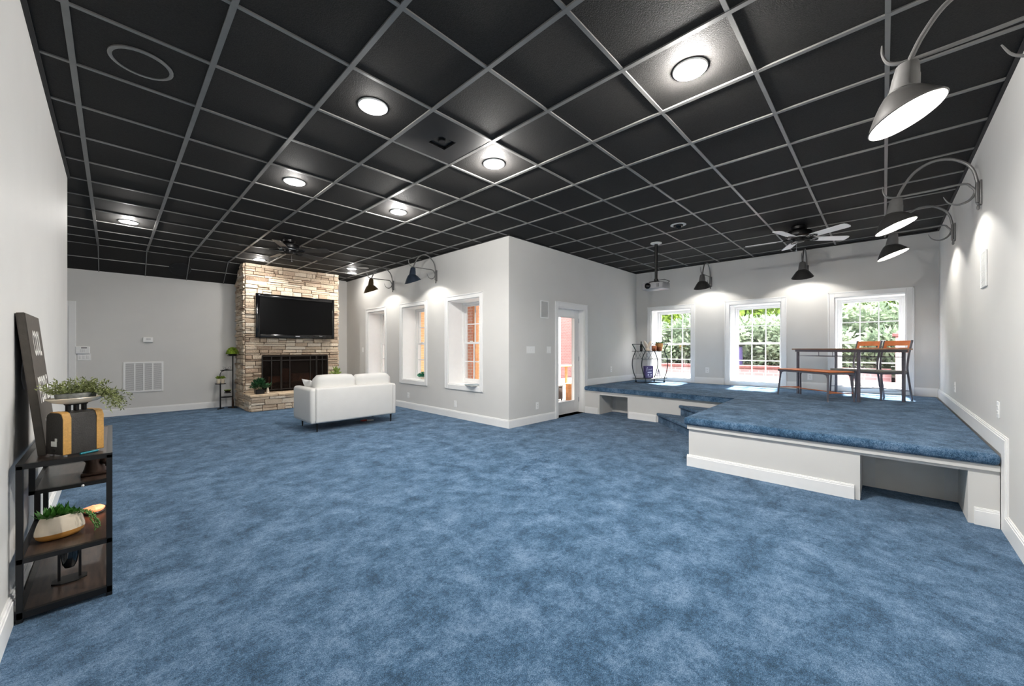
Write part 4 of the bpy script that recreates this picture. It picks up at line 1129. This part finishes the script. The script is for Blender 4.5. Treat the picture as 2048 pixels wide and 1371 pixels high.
def on_cart(x, y, z):
    ca, sa = math.cos(CR), math.sin(CR); return (CL[0] + x * ca - y * sa, CL[1] + x * sa + y * ca, CL[2] + z)
TS, BS = .682, .095
p = on_cart(-.17, .08, TS); c = MB(p); c.lathe([(.028, 0), (.03, .02), (.03, .11), (.012, .15), (.012, .20), (.015, .205)], p, 16); tag(c.build('dark_bottle', 'jar_dark'), 'dark slim bottle standing behind the cream ornament on the cart', 'bottle')
p = on_cart(-.09, -.03, TS)
r = thing('cream_ornament', 'cream ornament like two open leaves on the cart top', 'ornament', p)
c = MB(p); c.lathe([(.05, 0), (.055, .02), (.04, .05), (.03, .07)], p, 18); c.build('foot', 'ivory', r)
for s in (-1, 1):
    c = MB(p); c.rings([[(p[0] + s * u + w * math.cos(a) * .35, p[1] + w * math.sin(a) * .35 - s * u * .45, p[2] + z + .0 * a) for a in [2 * PI * k / 12 for k in range(12)]] for u, w, z in ((.005, .06, .05), (.025, .10, .10), (.05, .11, .15), (.07, .075, .19), (.08, .02, .222))]); c.build('leaf_shape', 'ivory', r, 60)
p = on_cart(.07, -.05, TS)
r = thing('copper_mug', 'small copper mug with a sprig on the cart top', 'mug', p)
c = MB(p); c.lathe([(.04, 0), (.05, .02), (.052, .09), (.05, .112), (.046, .112), (.045, .02), (.003, .012)], p, 20, cap1=False); c.tube(smooth([(p[0] + .048, p[1], p[2] + .09), (p[0] + .08, p[1], p[2] + .085), (p[0] + .082, p[1], p[2] + .045), (p[0] + .05, p[1], p[2] + .028)]), .005, 6); c.build('cup', 'copper', r)
c = MB(p)
for k in range(4): sprig(c, (p[0] - .02, p[1], p[2] + .1), (math.cos(k * 1.6) * .4, math.sin(k * 1.6) * .4, 1), 3, .03, .015, .6, .02)
c.build('sprig', 'leaf_deep', r, 0)
p = on_cart(.235, -.02, TS)
r = thing('copper_planter', 'wide copper and tan planter with trailing green at the cart end', 'planter', p)
c = MB(p); c.lathe([(.05, 0), (.065, .03), (.068, .085)], p, 22, cap1=False); c.build('pot', 'copper', r)
c = MB(p); c.lathe([(.068, .085), (.078, .092), (.082, .16), (.076, .165), (.07, .15)], p, 22, cap0=False); c.build('rim_band', 'terracotta_gold', r)
c = MB(p)
for k in range(26):
    a = random.uniform(0, 6.28); c.leaf((p[0] + .04 * math.cos(a), p[1] + .04 * math.sin(a), p[2] + .155), (math.cos(a), math.sin(a), random.uniform(.3, 1.6)), .06, .025)
for a0 in (-.6, -.9, -.2):
    q = sprig(c, (p[0] + .06 * math.cos(a0), p[1] + .06 * math.sin(a0), p[2] + .16), (math.cos(a0), math.sin(a0), .5), 11, .035, .022, .8, .035, .28)
c.build('foliage', 'leaf_green', r, 0)
p = on_cart(-.1, -.06, BS)
CRm = Matrix.Translation(p) @ Matrix.Rotation(CR, 4, 'Z')
r = thing('purple_box', 'purple printed gift box on the bottom shelf of the cart', 'box', p)
c = MB(p); c.box(-.105, .105, -.035, .035, 0, .265, .003, 1, CRm @ Matrix.Rotation(.0, 4, 'X')); c.build('carton', 'purple', r)
c = MB(p)
c.box(-.05, .06, -.0362, -.035, .115, .142, 0, 1, CRm)
for x in (-.045, .03): c.box(x, x + .035, -.0362, -.035, .06, .09, 0, 1, CRm)
c.box(-.04, .06, -.0362, -.035, .03, .036, 0, 1, CRm)
pts = smooth([(-.075, -.0362, .15), (-.07, -.0362, .22), (-.045, -.0362, .235), (-.06, -.0362, .19), (-.03, -.0362, .175), (-.015, -.0362, .20), (0, -.0362, .175), (.02, -.0362, .20), (.04, -.0362, .178), (.055, -.0362, .205), (.07, -.0362, .18)])
c.tube([CRm @ q for q in pts], .003, 5)
c.build('print', 'purple_print', r, 0)
p = on_cart(.19, -.05, BS)
r = thing('tower_figurine', 'small grey iron tower figurine with a green sprig in its top', 'figurine', p)
c = MB(p)
for sx in (-1, 1):
    for sy in (-1, 1):
        c.tube(smooth([(p[0] + sx * .05, p[1] + sy * .05, p[2]), (p[0] + sx * .03, p[1] + sy * .03, p[2] + .05), (p[0] + sx * .014, p[1] + sy * .014, p[2] + .12), (p[0] + sx * .006, p[1] + sy * .006, p[2] + .19)]), .006, 6)
for z, w in ((.045, .034), (.085, .024)): c.box(p[0] - w, p[0] + w, p[1] - w, p[1] + w, p[2] + z, p[2] + z + .008)
c.build('lattice_tower', 'tower_grey', r)
c = MB(p)
for k in range(4): sprig(c, (p[0], p[1], p[2] + .17), (math.cos(k * 1.5) * .3, math.sin(k * 1.5) * .3, 1), 3, .035, .014, .5, .025)
c.build('sprig', 'leaf_deep', r, 0)

# ------------------------------------------------------------------ CONSOLE TABLE, LEFT WALL
ya, yb, xa, xb = 2.825, 3.845, -.305, .0
loc = (-.15, 3.33, 0)
r = thing('console_table', 'black metal console table with staggered dark wood shelves against the grey wall', 'console table', loc)
t = .022
for x in (xa, xb - t):
    for y in (ya, yb - t):
        c = MB(loc); c.box(x, x + t, y, y + t, 0, .715, .002); c.build('leg', 'black_metal', r)
def frame_at(z, y0, y1, nm, h=.024, x0=xa, x1=xb):
    c = MB(loc)
    c.box(x0, x1, y0, y0 + t, z - h, z); c.box(x0, x1, y1 - t, y1, z - h, z); c.box(x0, x0 + t, y0 + t, y1 - t, z - h, z); c.box(x1 - t, x1, y0 + t, y1 - t, z - h, z)
    f = c.build(nm + '_frame', 'black_metal', r)
    c = MB(loc); c.box(x0 + t, x1 - t, y0 + t, y1 - t, z - .016, z - .001); c.build(nm, 'wood_dark', r)
frame_at(.722, ya, yb, 'top_shelf'); frame_at(.50, 3.22, yb, 'upper_shelf', .02); frame_at(.29, ya, 3.45, 'middle_shelf', .022); frame_at(.048, ya, yb, 'bottom_shelf', .03)
for x in (xa, xb - t):
    c = MB(loc); c.box(x, x + t, 3.22, 3.22 + t, .48, .70); c.build('hanger_bar', 'black_metal', r)
    c = MB(loc); c.box(x, x + t, 3.428, 3.45, .29, .48); c.build('support_bar', 'black_metal', r)
c = MB(loc); c.sphere((-.115, 3.219, .485), .007, 8, 6); c.build('screw_cap', 'plastic_white', r)
TT = .722
# sign leaning on the wall
def text_polys(body, height, squeeze):
    cu = bpy.data.curves.new('lettering', 'FONT'); cu.body = body; cu.size = 1; cu.resolution_u = 3; cu.align_x = 'CENTER'; cu.offset = .022
    o = bpy.data.objects.new('lettering', cu); col.objects.link(o); bpy.context.view_layer.update()
    me = bpy.data.meshes.new_from_object(o.evaluated_get(bpy.context.evaluated_depsgraph_get()))
    vs = [v.co.copy() for v in me.vertices]; fs = [list(p.vertices) for p in me.polygons]
    h = max(v.y for v in vs) - min(v.y for v in vs); b = min(v.y for v in vs); w = max(v.x for v in vs) - min(v.x for v in vs)
    bpy.data.objects.remove(o); bpy.data.curves.remove(cu); bpy.data.meshes.remove(me)
    return [((v.x / w) * squeeze, (v.y - b) / h * height) for v in vs], fs
s0, s1, sz0, sz1, sth = 2.985, 3.485, TT + .001, 1.425, .03
bx, tx = -.225, -.294                      # front face, bottom and top
ang = math.atan2(bx - tx, sz1 - sz0)
loc = (bx - sth, (s0 + s1) / 2, sz0)
r = thing('wall_sign', 'tall dark brown sign board with white capitals leaning on the wall', 'sign', loc)
base = Vector((bx, s0, sz0)); ux = Vector((0, 1, 0)); uz = Vector((-math.sin(ang), 0, math.cos(ang))); un = Vector((math.cos(ang), 0, math.sin(ang)))
def SP(u, v, n): return base + ux * u + uz * v + un * n
HSG = (sz1 - sz0) / math.cos(ang)
c = MB(loc)
vv = [c._v(SP(u, v, n)) for u in (0, s1 - s0) for v in (0, HSG) for n in (-sth, 0)]
fsx = [c.bm.faces.new([vv[i] for i in q]) for q in ((0, 1, 3, 2), (4, 6, 7, 5), (0, 4, 5, 1), (2, 3, 7, 6), (0, 2, 6, 4), (1, 5, 7, 3))]
bmesh.ops.bevel(c.bm, geom=list({e for f in fsx for e in f.edges}), offset=.003, segments=2, affect='EDGES')
c.build('board', 'sign_black', r)
for body, vtop, w in (('COOL', .625, .27), ('PEOPLE', .385, .37), ('LIVE', .165, .25)):
    vs_, fs2 = text_polys(body, .135, w)
    c = MB(loc); V = [c._v(SP(.26 + x, vtop - .135 + y, .0012)) for x, y in vs_]
    for f in fs2:
        try: c.bm.faces.new([V[i] for i in f])
        except ValueError: pass
    tag(c.build('lettering', 'sign_white', r, 0), 'white capitals reading ' + body)
c = MB(loc); c.tube(smooth([SP(.12, .5, -sth - .004), SP(.1, .40, -sth - .02), SP(.07, .33, -sth - .015)]), .002, 5); c.build('hanging_wire', 'badge', r)

# radio-like box with gold bands
BA = math.radians(30); BL = (-.165, 2.853, TT)
Bm = Matrix.Translation(BL) @ Matrix.Rotation(BA, 4, 'Z')
r = thing('portable_speaker', 'black speaker box with two gold cloth bands on the console table', 'speaker', BL)
BW, BD, BH, f0 = .152, .125, .215, .012
c = MB(BL)
sec = [(0, f0), (.0, BH - .03), (.012, BH - .006), (.03, BH), (BD - .035, BH), (BD - .012, BH - .012), (BD - .004, BH - .03), (BD, f0)]   # (depth, height)
c.rings([[Bm @ Vector((x, y, z)) for y, z in sec] for x in (0, BW)])
c.build('cabinet', 'leatherette', r, 40)
for x0, x1 in ((-.001, .028), (BW - .027, BW + .001)):
    c = MB(BL); c.rings([[Bm @ Vector((x, y - .002, z + .002)) for y, z in sec[:5]] + [Bm @ Vector((x, y + .0015, z - .0015)) for y, z in reversed(sec[:5])] for x in (x0, x1)]); c.build('gold_band', 'gold_cloth', r, 40)
c = MB(BL)
for x in (.015, BW - .015):
    for y in (.015, BD - .015): c.lathe([(.008, 0), (.008, f0 + .002)], Bm @ Vector((x, y, 0)), 10)
c.build('feet', 'badge', r)
c = MB(BL); c.box(-.0012, 0, .045, .085, .05, .075, 0, 1, Bm); c.box(-.0012, 0, .042, .058, .075, .09, 0, 1, Bm); c.build('paper_label', 'label_white', r, 0)
c = MB(BL); c.lathe([(.009, 0), (.009, .002), (.004, .002)], Bm @ Vector((-.0005, .07, .03)), 12, Matrix.Rotation(BA, 3, 'Z') @ Matrix.Rotation(-PI / 2, 3, 'Y')); c.build('socket', 'black_metal', r)
# teal pen in front of the box
a = Bm @ Vector((.055, -.012, .0)); b = Bm @ Vector((.125, -.008, .0))
c = MB(a); c.tube([(a.x, a.y, TT + .0055), (b.x, b.y, TT + .0055)], [.0052, .0052], 8); tag(c.build('pen', 'teal'), 'teal pen lying in front of the speaker box', 'pen')
# dish stand on the box
TB = BH + TT
cx, cy = (Bm @ Vector((BW * .52, BD * .5, 0))).xy
loc = (cx, cy, TB)
r = thing('serving_stand', 'cream oval dish on black legs standing on the speaker box', 'dish', loc)
c = MB(loc)
Tm = Matrix.Translation((cx, cy, 0)) @ Matrix.Rotation(BA, 4, 'Z')
for x in (-.03, .0, .03):
    c.box(x - .006, x + .006, -.012, .012, TB, TB + .036, .002, 1, Tm)
c.box(-.04, .04, -.016, .016, TB + .03, TB + .04, .003, 1, Tm)
c.build('legs', 'black_metal', r)
c = MB(loc); c.lathe([(.045, .036), (.085, .046), (.104, .058), (.112, .064), (.110, .067), (.100, .062), (.08, .052), (.01, .046)], loc, 36, Matrix.Rotation(BA, 3, 'Z'), sx=1.0, sy=.55); c.build('dish', 'ceramic_cream', r)
DZ = TB + .052
loc = (cx, cy, DZ)
r = thing('trailing_plant', 'pale olive trailing plant in a grey galvanised pan on the cream dish', 'plant', loc)
c = MB(loc); c.lathe([(.068, 0), (.075, .004), (.078, .034), (.076, .037), (.073, .034), (.07, .02)], loc, 32, Matrix.Rotation(BA, 3, 'Z'), sx=1.0, sy=.55); c.build('pan', 'galvanised', r)
m = MB(loc)
for i in range(150):
    a = random.uniform(0, 2 * PI); q = random.random() ** .5
    x, y = .068 * q * math.cos(a), .036 * q * math.sin(a)
    p = Tm @ Vector((x, y, DZ + .028))
    sprig(m, p, (x * 8 + random.uniform(-.4, .4), y * 8 + random.uniform(-.4, .4), .75), random.randint(4, 7), .021, .0066, .8, .0115, .05)
for i in range(75):
    x = random.uniform(.02, .07); y = random.uniform(-.035, .02)
    p = Tm @ Vector((x, y, DZ + .035))
    sprig(m, p, (.9 + random.uniform(-.2, .3), random.uniform(-.6, .3), .5), random.randint(7, 13), .021, .0066, .75, .0128, .17)
for i in range(9):
    p = Tm @ Vector((-.05, -.01, DZ + .035)); sprig(m, p, (-1, random.uniform(-.5, .3), .35), 5, .018, .0055, .7, .012, .02)
m.build('foliage', 'leaf_olive', r, 0)
# carved bronze figurine, upper shelf
p = (-.075, 3.40, .50)
r = thing('carved_figurine', 'dark bronze carved figurine on the short upper shelf', 'figurine', p)
c = MB(p); c.box(p[0] - .055, p[0] + .055, p[1] - .05, p[1] + .05, p[2], p[2] + .018, .006, 2); c.build('plinth', 'bronze', r)
c = MB(p)
c.rings([[(p[0] + u + w * math.cos(a), p[1] + w * .8 * math.sin(a), p[2] + z) for a in [2 * PI * k / 14 for k in range(14)]] for u, w, z in ((0, .05, .018), (.004, .046, .04), (-.002, .034, .07), (-.006, .038, .10), (0, .03, .13), (.01, .026, .15), (.012, .012, .17))])
c.sphere((p[0] + .045, p[1] - .02, p[2] + .075), .02, 10, 8); c.tube([(p[0] + .03, p[1], p[2] + .1), (p[0] + .055, p[1] - .02, p[2] + .085), (p[0] + .05, p[1] - .03, p[2] + .045)], [.014, .011, .006], 8); c.sphere((p[0] - .03, p[1] - .02, p[2] + .10), .018, 10, 8)
c.build('carving', 'bronze', r, 60)
# cream planter, middle shelf
p = (-.185, 3.03, .29)
r = thing('succulent_planter', 'cream and tan oval planter of succulents on the middle shelf', 'planter', p)
R4 = Matrix.Rotation(math.radians(18), 3, 'Z')
c = MB(p); c.lathe([(.045, 0), (.07, .004), (.083, .018), (.088, .034)], p, 36, R4, cap1=False, sx=1, sy=.6); c.build('tan_base', 'ceramic_tan', r, 60)
c = MB(p); c.lathe([(.088, .034), (.087, .05), (.078, .085), (.068, .112), (.066, .115), (.062, .112), (.07, .085), (.05, .08)], p, 36, R4, cap0=False, sx=1, sy=.6); c.build('cream_body', 'ceramic_cream', r, 60)
m = MB(p)
for (x, y, n, L, w, e0) in ((-.035, -.008, 22, .078, .019, .35), (.022, .0, 20, .05, .024, .45), (.0, .015, 16, .075, .02, .7), (.045, -.005, 16, .04, .022, .4)):
    for k in range(n):
        a = k * 2.4; e = e0 + 1.0 * k / n
        d = Vector((math.cos(a) * math.cos(e), math.sin(a) * math.cos(e), math.sin(e)))
        o_ = Vector(p) + Vector((x, y, .10)); m.leaf(o_ + d * .006, d, L * (1 - .35 * k / n), w * 1.35, up=(0, 0, 1), bend=-.25)
m.build('succulents', 'succulent', r, 0)
m = MB(p)
for s in range(5):
    q = Vector(p) + Vector((.06, -.012 + s * .007, .11)); d = Vector((.75, -.25 + s * .1, .1))
    for k in range(16):
        d = (d + Vector((random.uniform(-.12, .12), random.uniform(-.12, .12), -.17))).normalized(); q = q + d * .0085
        if q.z < p[2] + .006: q.z = p[2] + .006; d.z = 0; d.x += .12; d.normalize()
        for j in range(2): m.sphere(q + Vector((random.uniform(-.006, .006), random.uniform(-.006, .006), random.uniform(0, .006))), .0038, 6, 4)
m.build('string_of_pearls', 'leaf_green', r, 60)
# glowing salt lamp behind it
p = (-.075, 3.33, .29)
r = thing('salt_lamp', 'small glowing orange salt lamp behind the succulent planter', 'lamp', p)
c = MB(p); c.lathe([(.04, 0), (.043, .006), (.04, .012)], p, 20); c.build('foot', 'wood_dark', r)
c = MB(p); c.lathe([(.036, .012), (.043, .02), (.044, .028), (.034, .036), (.012, .040)], p, 9)
for v in c.bm.verts: v.co += Vector([random.uniform(-.003, .003) for _ in range(3)])
c.build('salt_rock', 'salt_glow', r, 0)
# dark jar on a metal stand, bottom shelf
p = (-.155, 3.06, .048)
r = thing('jar_stand', 'dark glass jar held in a black metal stand on the bottom shelf', 'jar', p)
c = MB(p); c.prism([(p[0] + .07 * math.cos(a) * (1 if abs(math.cos(a)) < .8 else .95), p[1] + .055 * math.sin(a)) for a in [2 * PI * k / 8 + .39 for k in range(8)]], p[2], p[2] + .005)
for x in (-.036, .036): c.box(p[0] + x - .005, p[0] + x + .005, p[1] - .006, p[1] + .006, p[2] + .005, p[2] + .20)
c.lathe([(.036, .185), (.041, .185), (.041, .195), (.036, .195)], p, 24); c.build('stand', 'black_metal', r)
c = MB(p); c.lathe([(.006, .06), (.018, .064), (.027, .085), (.031, .12), (.031, .20), (.026, .212), (.024, .212)], p, 22); c.build('jar', 'jar_dark', r)

# ------------------------------------------------------------------ OUTSIDE
gz = -.12
c = MB((12, 6, gz)); c.box(X1 + WT, 26, -14, 26, gz - .1, gz); c.box(XD + WT, 26, -14, Y1, gz - .1, gz)
tag(c.build('ground_outside', 'paver'), 'pale paving outside the windows', 'ground', kind=S)
c = MB((11.6, 0, gz)); c.box(11.5, 11.8, -.12, 5.8, gz, .74); o = c.build('garden_wall', 'brick_pink'); tag(o, 'low pink brick garden wall beyond the stage windows', 'garden wall')
c = MB((11.6, 0, gz)); c.box(11.47, 11.83, -.12, 5.8, .74, .81, .008); q = c.build('cap_course', 'brick_ext', o)
c = MB((11.4, -.5, gz)); c.box(11.2, 11.75, -.75, -.18, gz, 1.5); o = c.build('brick_pier', 'brick_pink'); tag(o, 'square pink brick pier seen past the chair nearest the sconce wall', 'pier')
c = MB((11.4, -.5, gz)); c.box(11.15, 11.8, -.8, -.13, 1.5, 1.57, .01); c.build('cap', 'brick_ext', o)
c = MB((12.4, 3.2, .6)); c.box(12.1, 12.75, 2.95, 3.6, .6, 1.32, .03, 2); o = c.build('storage_bin', 'purple'); tag(o, 'dark purple storage bin behind the garden wall in the middle window', 'bin')
c = MB((12.4, 3.2, .6)); c.box(12.05, 12.8, 2.9, 3.65, 1.32, 1.40, .02, 2); c.build('lid', 'iron_dark', o)
c = MB((12, 0, gz)); c.box(11.8, 15, -6, 5.8, gz, .62); tag(c.build('planting_bed', 'soil'), 'raised soil bed behind the brick garden wall', 'planting bed', kind=S)
def shrub_mesh(seed, n, rx, rz, L, clump=26):
    rnd = random.Random(seed); mb = MB()
    cl = []
    for _ in range(clump):
        a = rnd.uniform(0, 2 * PI); e = math.asin(rnd.uniform(-.75, 1)); k = rnd.uniform(.55, 1)
        cl.append(Vector((rx * k * math.cos(a) * math.cos(e), rx * k * math.sin(a) * math.cos(e), rz * (1 + k * math.sin(e)))))
    for i in range(n):
        q = rnd.choice(cl); d = Vector((rnd.gauss(0, 1), rnd.gauss(0, 1), rnd.gauss(.3, 1))).normalized()
        p = q + d * rx * rnd.uniform(.12, .36)
        mb.leaf(p, d + Vector((0, 0, -.1)), L * rnd.uniform(.7, 1.3), L * .5, up=(rnd.uniform(-1, 1), rnd.uniform(-1, 1), rnd.uniform(.2, 1)))
    return mb
def plant_out(name, label, cat, loc, mesh_src, group, trunk_h, lm, kid='foliage'):
    r = thing(name, label, cat, loc, random.uniform(0, 6), group)
    f = bpy.data.objects.new(kid, mesh_src); col.objects.link(f); f.parent = r
    c = MB()
    for k in range(3): c.tube([(.03 * k, 0, 0), (.1 * math.cos(k * 2.1), .1 * math.sin(k * 2.1), trunk_h * .5), (.3 * math.cos(k * 2.1), .3 * math.sin(k * 2.1), trunk_h)], [.035, .026, .012], 7)
    c.build('stems', 'bark', r)
    return r
sm = []
for sd in (3, 5, 8):
    t_ = shrub_mesh(sd, 2600, .95, .95, .16); o = t_.build('foliage', 'hedge_leaf', None, 0); sm.append(o.data); bpy.data.objects.remove(o)
for i in range(9):
    y = -3.4 + i * 1.18
    plant_out('garden_shrub', 'rounded pale green shrub of the hedge behind the garden wall', 'shrub', (13.0 + .35 * (i % 2), y, .4), sm[i % 3], 'shrubs of the hedge behind the garden wall', 1.0, 'hedge_leaf')
for i in range(8):
    plant_out('garden_shrub', 'rounded pale green shrub of the hedge behind the garden wall', 'shrub', (14.3 + .3 * (i % 2), -2.9 + i * 1.2, .25), sm[(i + 1) % 3], 'shrubs of the hedge behind the garden wall', 1.0, 'hedge_leaf')
tm = []
for sd in (13, 17):
    t_ = shrub_mesh(sd, 3000, 1.5, 1.7, .24, 30); o = t_.build('foliage', 'tree_leaf', None, 0); tm.append(o.data); bpy.data.objects.remove(o)
for i in range(8):
    plant_out('garden_tree', 'leafy bright green tree rising behind the garden hedge', 'tree', (15.4 + .5 * (i % 2), -4.6 + i * 1.7, 1.2), tm[i % 2], 'trees behind the garden hedge', 2.2, 'tree_leaf')
# porch side
def block(name, label, cat, mat, x0, x1, y0, y1, z0, z1, kind=None):
    l_ = ((x0 + x1) / 2, (y0 + y1) / 2, z0); c = MB(l_); c.box(x0, x1, y0, y1, z0, z1, .006); return tag(c.build(name, mat), label, cat, kind=kind)
block('porch_pier', 'orange brick porch pier seen through the magazine window', 'pier', 'brick_red', 6.5, 6.86, 7.72, 8.1, gz, 3.05)
block('porch_post', 'cedar porch post beside the orange brick pier', 'post', 'cedar', 6.5, 6.62, 7.585, 7.69, gz, 3.05)
block('porch_pier', 'wide tan brick porch pier seen through the jade plant window', 'pier', 'brick_tan', 6.05, 7.2, 10.15, 10.6, gz, 3.05)
block('added_porch_roof', 'unseen flat white porch roof added to shade the deep window side', 'roof', 'trim_white', X1 + WT, 7.5, Y1 + .3, 10.75, 3.05, 3.2, S)  # unseen slab, added and sized to shade the porch side
block('wall_porch', 'grey siding of the house behind the window nearest the fireplace', 'wall', 'siding', X1 + WT, 6.0, YF + .15, YF + .4, gz, 3.2, S)
block('wall_house', 'pink brick house wall across the patio from the glazed door', 'wall', 'brick_house', 9.5, 18, 10.8, 11.1, gz, 3.6, S)
block('porch_column', 'white square patio column seen through the glazed door', 'column', 'trim_white', 8.72, 8.86, 6.62, 6.76, gz, 3.05)
l_ = (11.9, 9.0, gz)
r = thing('patio_table', 'brown patio table seen low through the glazed door', 'table', l_)
c = MB(l_); c.box(11.5, 12.8, 8.7, 9.3, gz + .68, gz + .73, .01); c.build('tabletop', 'cedar', r)
for x in (11.58, 12.72):
    for y in (8.77, 9.23): c = MB(l_); c.box(x - .04, x + .04, y - .04, y + .04, gz, gz + .68); c.build('leg', 'cedar', r)
l_ = (8.12, 6.3, gz)
r = thing('patio_ottoman', 'dark wicker ottoman standing just outside the glazed door', 'ottoman', l_)
c = MB(l_); c.box(7.94, 8.30, 6.12, 6.48, gz + .04, gz + .36, .02, 2); c.build('body', 'rattan', r)
c = MB(l_); c.box(7.93, 8.31, 6.11, 6.49, gz + .36, gz + .42, .025, 3); c.build('cushion', 'seat_grey', r)
for x in (7.97, 8.27):
    for y in (6.15, 6.45): c = MB(l_); c.box(x - .015, x + .015, y - .015, y + .015, gz, gz + .05); c.build('leg', 'rattan', r)
l_ = (8.55, 5.93, gz)
r = thing('wooden_planter_box', 'orange-brown wooden planter box outside the glazed door', 'planter', l_)
c = MB(l_)
for x0, x1, y0, y1 in ((8.38, 8.72, 5.76, 5.785), (8.38, 8.72, 6.075, 6.10), (8.38, 8.405, 5.785, 6.075), (8.695, 8.72, 5.785, 6.075)): c.box(x0, x1, y0, y1, gz, gz + .44, .004)
c.build('box', 'cedar', r)
c = MB(l_); c.box(8.405, 8.695, 5.785, 6.075, gz, gz + .40); c.build('soil', 'soil', r)
for i, (x, y) in enumerate(((10.2, 12.6), (8.2, 13.2))):
    plant_out('garden_tree', 'leafy bright green tree beyond the porch piers', 'tree', (x, y, .2), tm[i % 2], 'trees beyond the porch', 2.2, 'tree_leaf')

# ------------------------------------------------------------------ LIGHT
w = bpy.data.worlds.new('sky'); scn.world = w; w.use_nodes = True; nt = w.node_tree; bg = nt.nodes['Background']
sk = nt.nodes.new('ShaderNodeTexSky'); sk.sky_type = 'NISHITA'; sk.sun_disc = False; sk.sun_elevation = math.radians(55); sk.sun_rotation = math.radians(200); sk.air_density = 1; sk.dust_density = 2.5
hs_ = nt.nodes.new('ShaderNodeHueSaturation'); hs_.inputs['Saturation'].default_value = .45
nt.links.new(sk.outputs[0], hs_.inputs['Color']); nt.links.new(hs_.outputs[0], bg.inputs['Color']); bg.inputs['Strength'].default_value = SKY
sun = lamp('sun', 'SUN', (0, 0, 20), SUN, (1, .97, .92), rot=Vector((.66, .06, .75)).to_track_quat('Z', 'Y').to_euler()); sun.data.angle = math.radians(3)
def portal(name, loc, rot, sx, sy):
    d = bpy.data.lights.new(name, 'AREA'); d.shape = 'RECTANGLE'; d.size = sx; d.size_y = sy; d.cycles.is_portal = True
    o = bpy.data.objects.new(name, d); col.objects.link(o); o.location = loc; o.rotation_euler = rot
zm = sum(WIN_Z) / 2
for a, b in W_XD: portal('window_daylight', (XD + .44, (a + b) / 2, zm), (0, PI / 2, 0), WIN_Z[1] - WIN_Z[0], b - a)
for a, b in W_X1: portal('window_daylight', (X1 + .44, (a + b) / 2, zm), (0, PI / 2, 0), WIN_Z[1] - WIN_Z[0], b - a)
portal('door_daylight', (6.0, Y1 + .2, 1.0), (-PI / 2, 0, 0), .6, 1.7)

# ------------------------------------------------------------------ CAMERA
cd = bpy.data.cameras.new('camera'); cam = bpy.data.objects.new('camera', cd); col.objects.link(cam)
cd.sensor_width = 36; cd.sensor_fit = 'HORIZONTAL'; cd.lens = 770.65 / 2048 * 36
cd.shift_y = (696.93 - 685.5) / 2048
cd.clip_start = .02
cam.location = (0, 0, 1.2492); cam.rotation_euler = (PI / 2, 0, .7673 - PI / 2)
scn.camera = cam
vs_ = scn.view_settings; vs_.view_transform = 'Standard'; vs_.look = 'None'; vs_.gamma = 1; vs_.exposure = EXPO; vs_.use_curve_mapping = False
scn.cycles.max_bounces = 10; scn.cycles.diffuse_bounces = 6; scn.cycles.transparent_max_bounces = 16
scn.cycles.sample_clamp_indirect = 8; scn.cycles.caustics_reflective = False; scn.cycles.caustics_refractive = False
scn.cycles.use_denoising = True
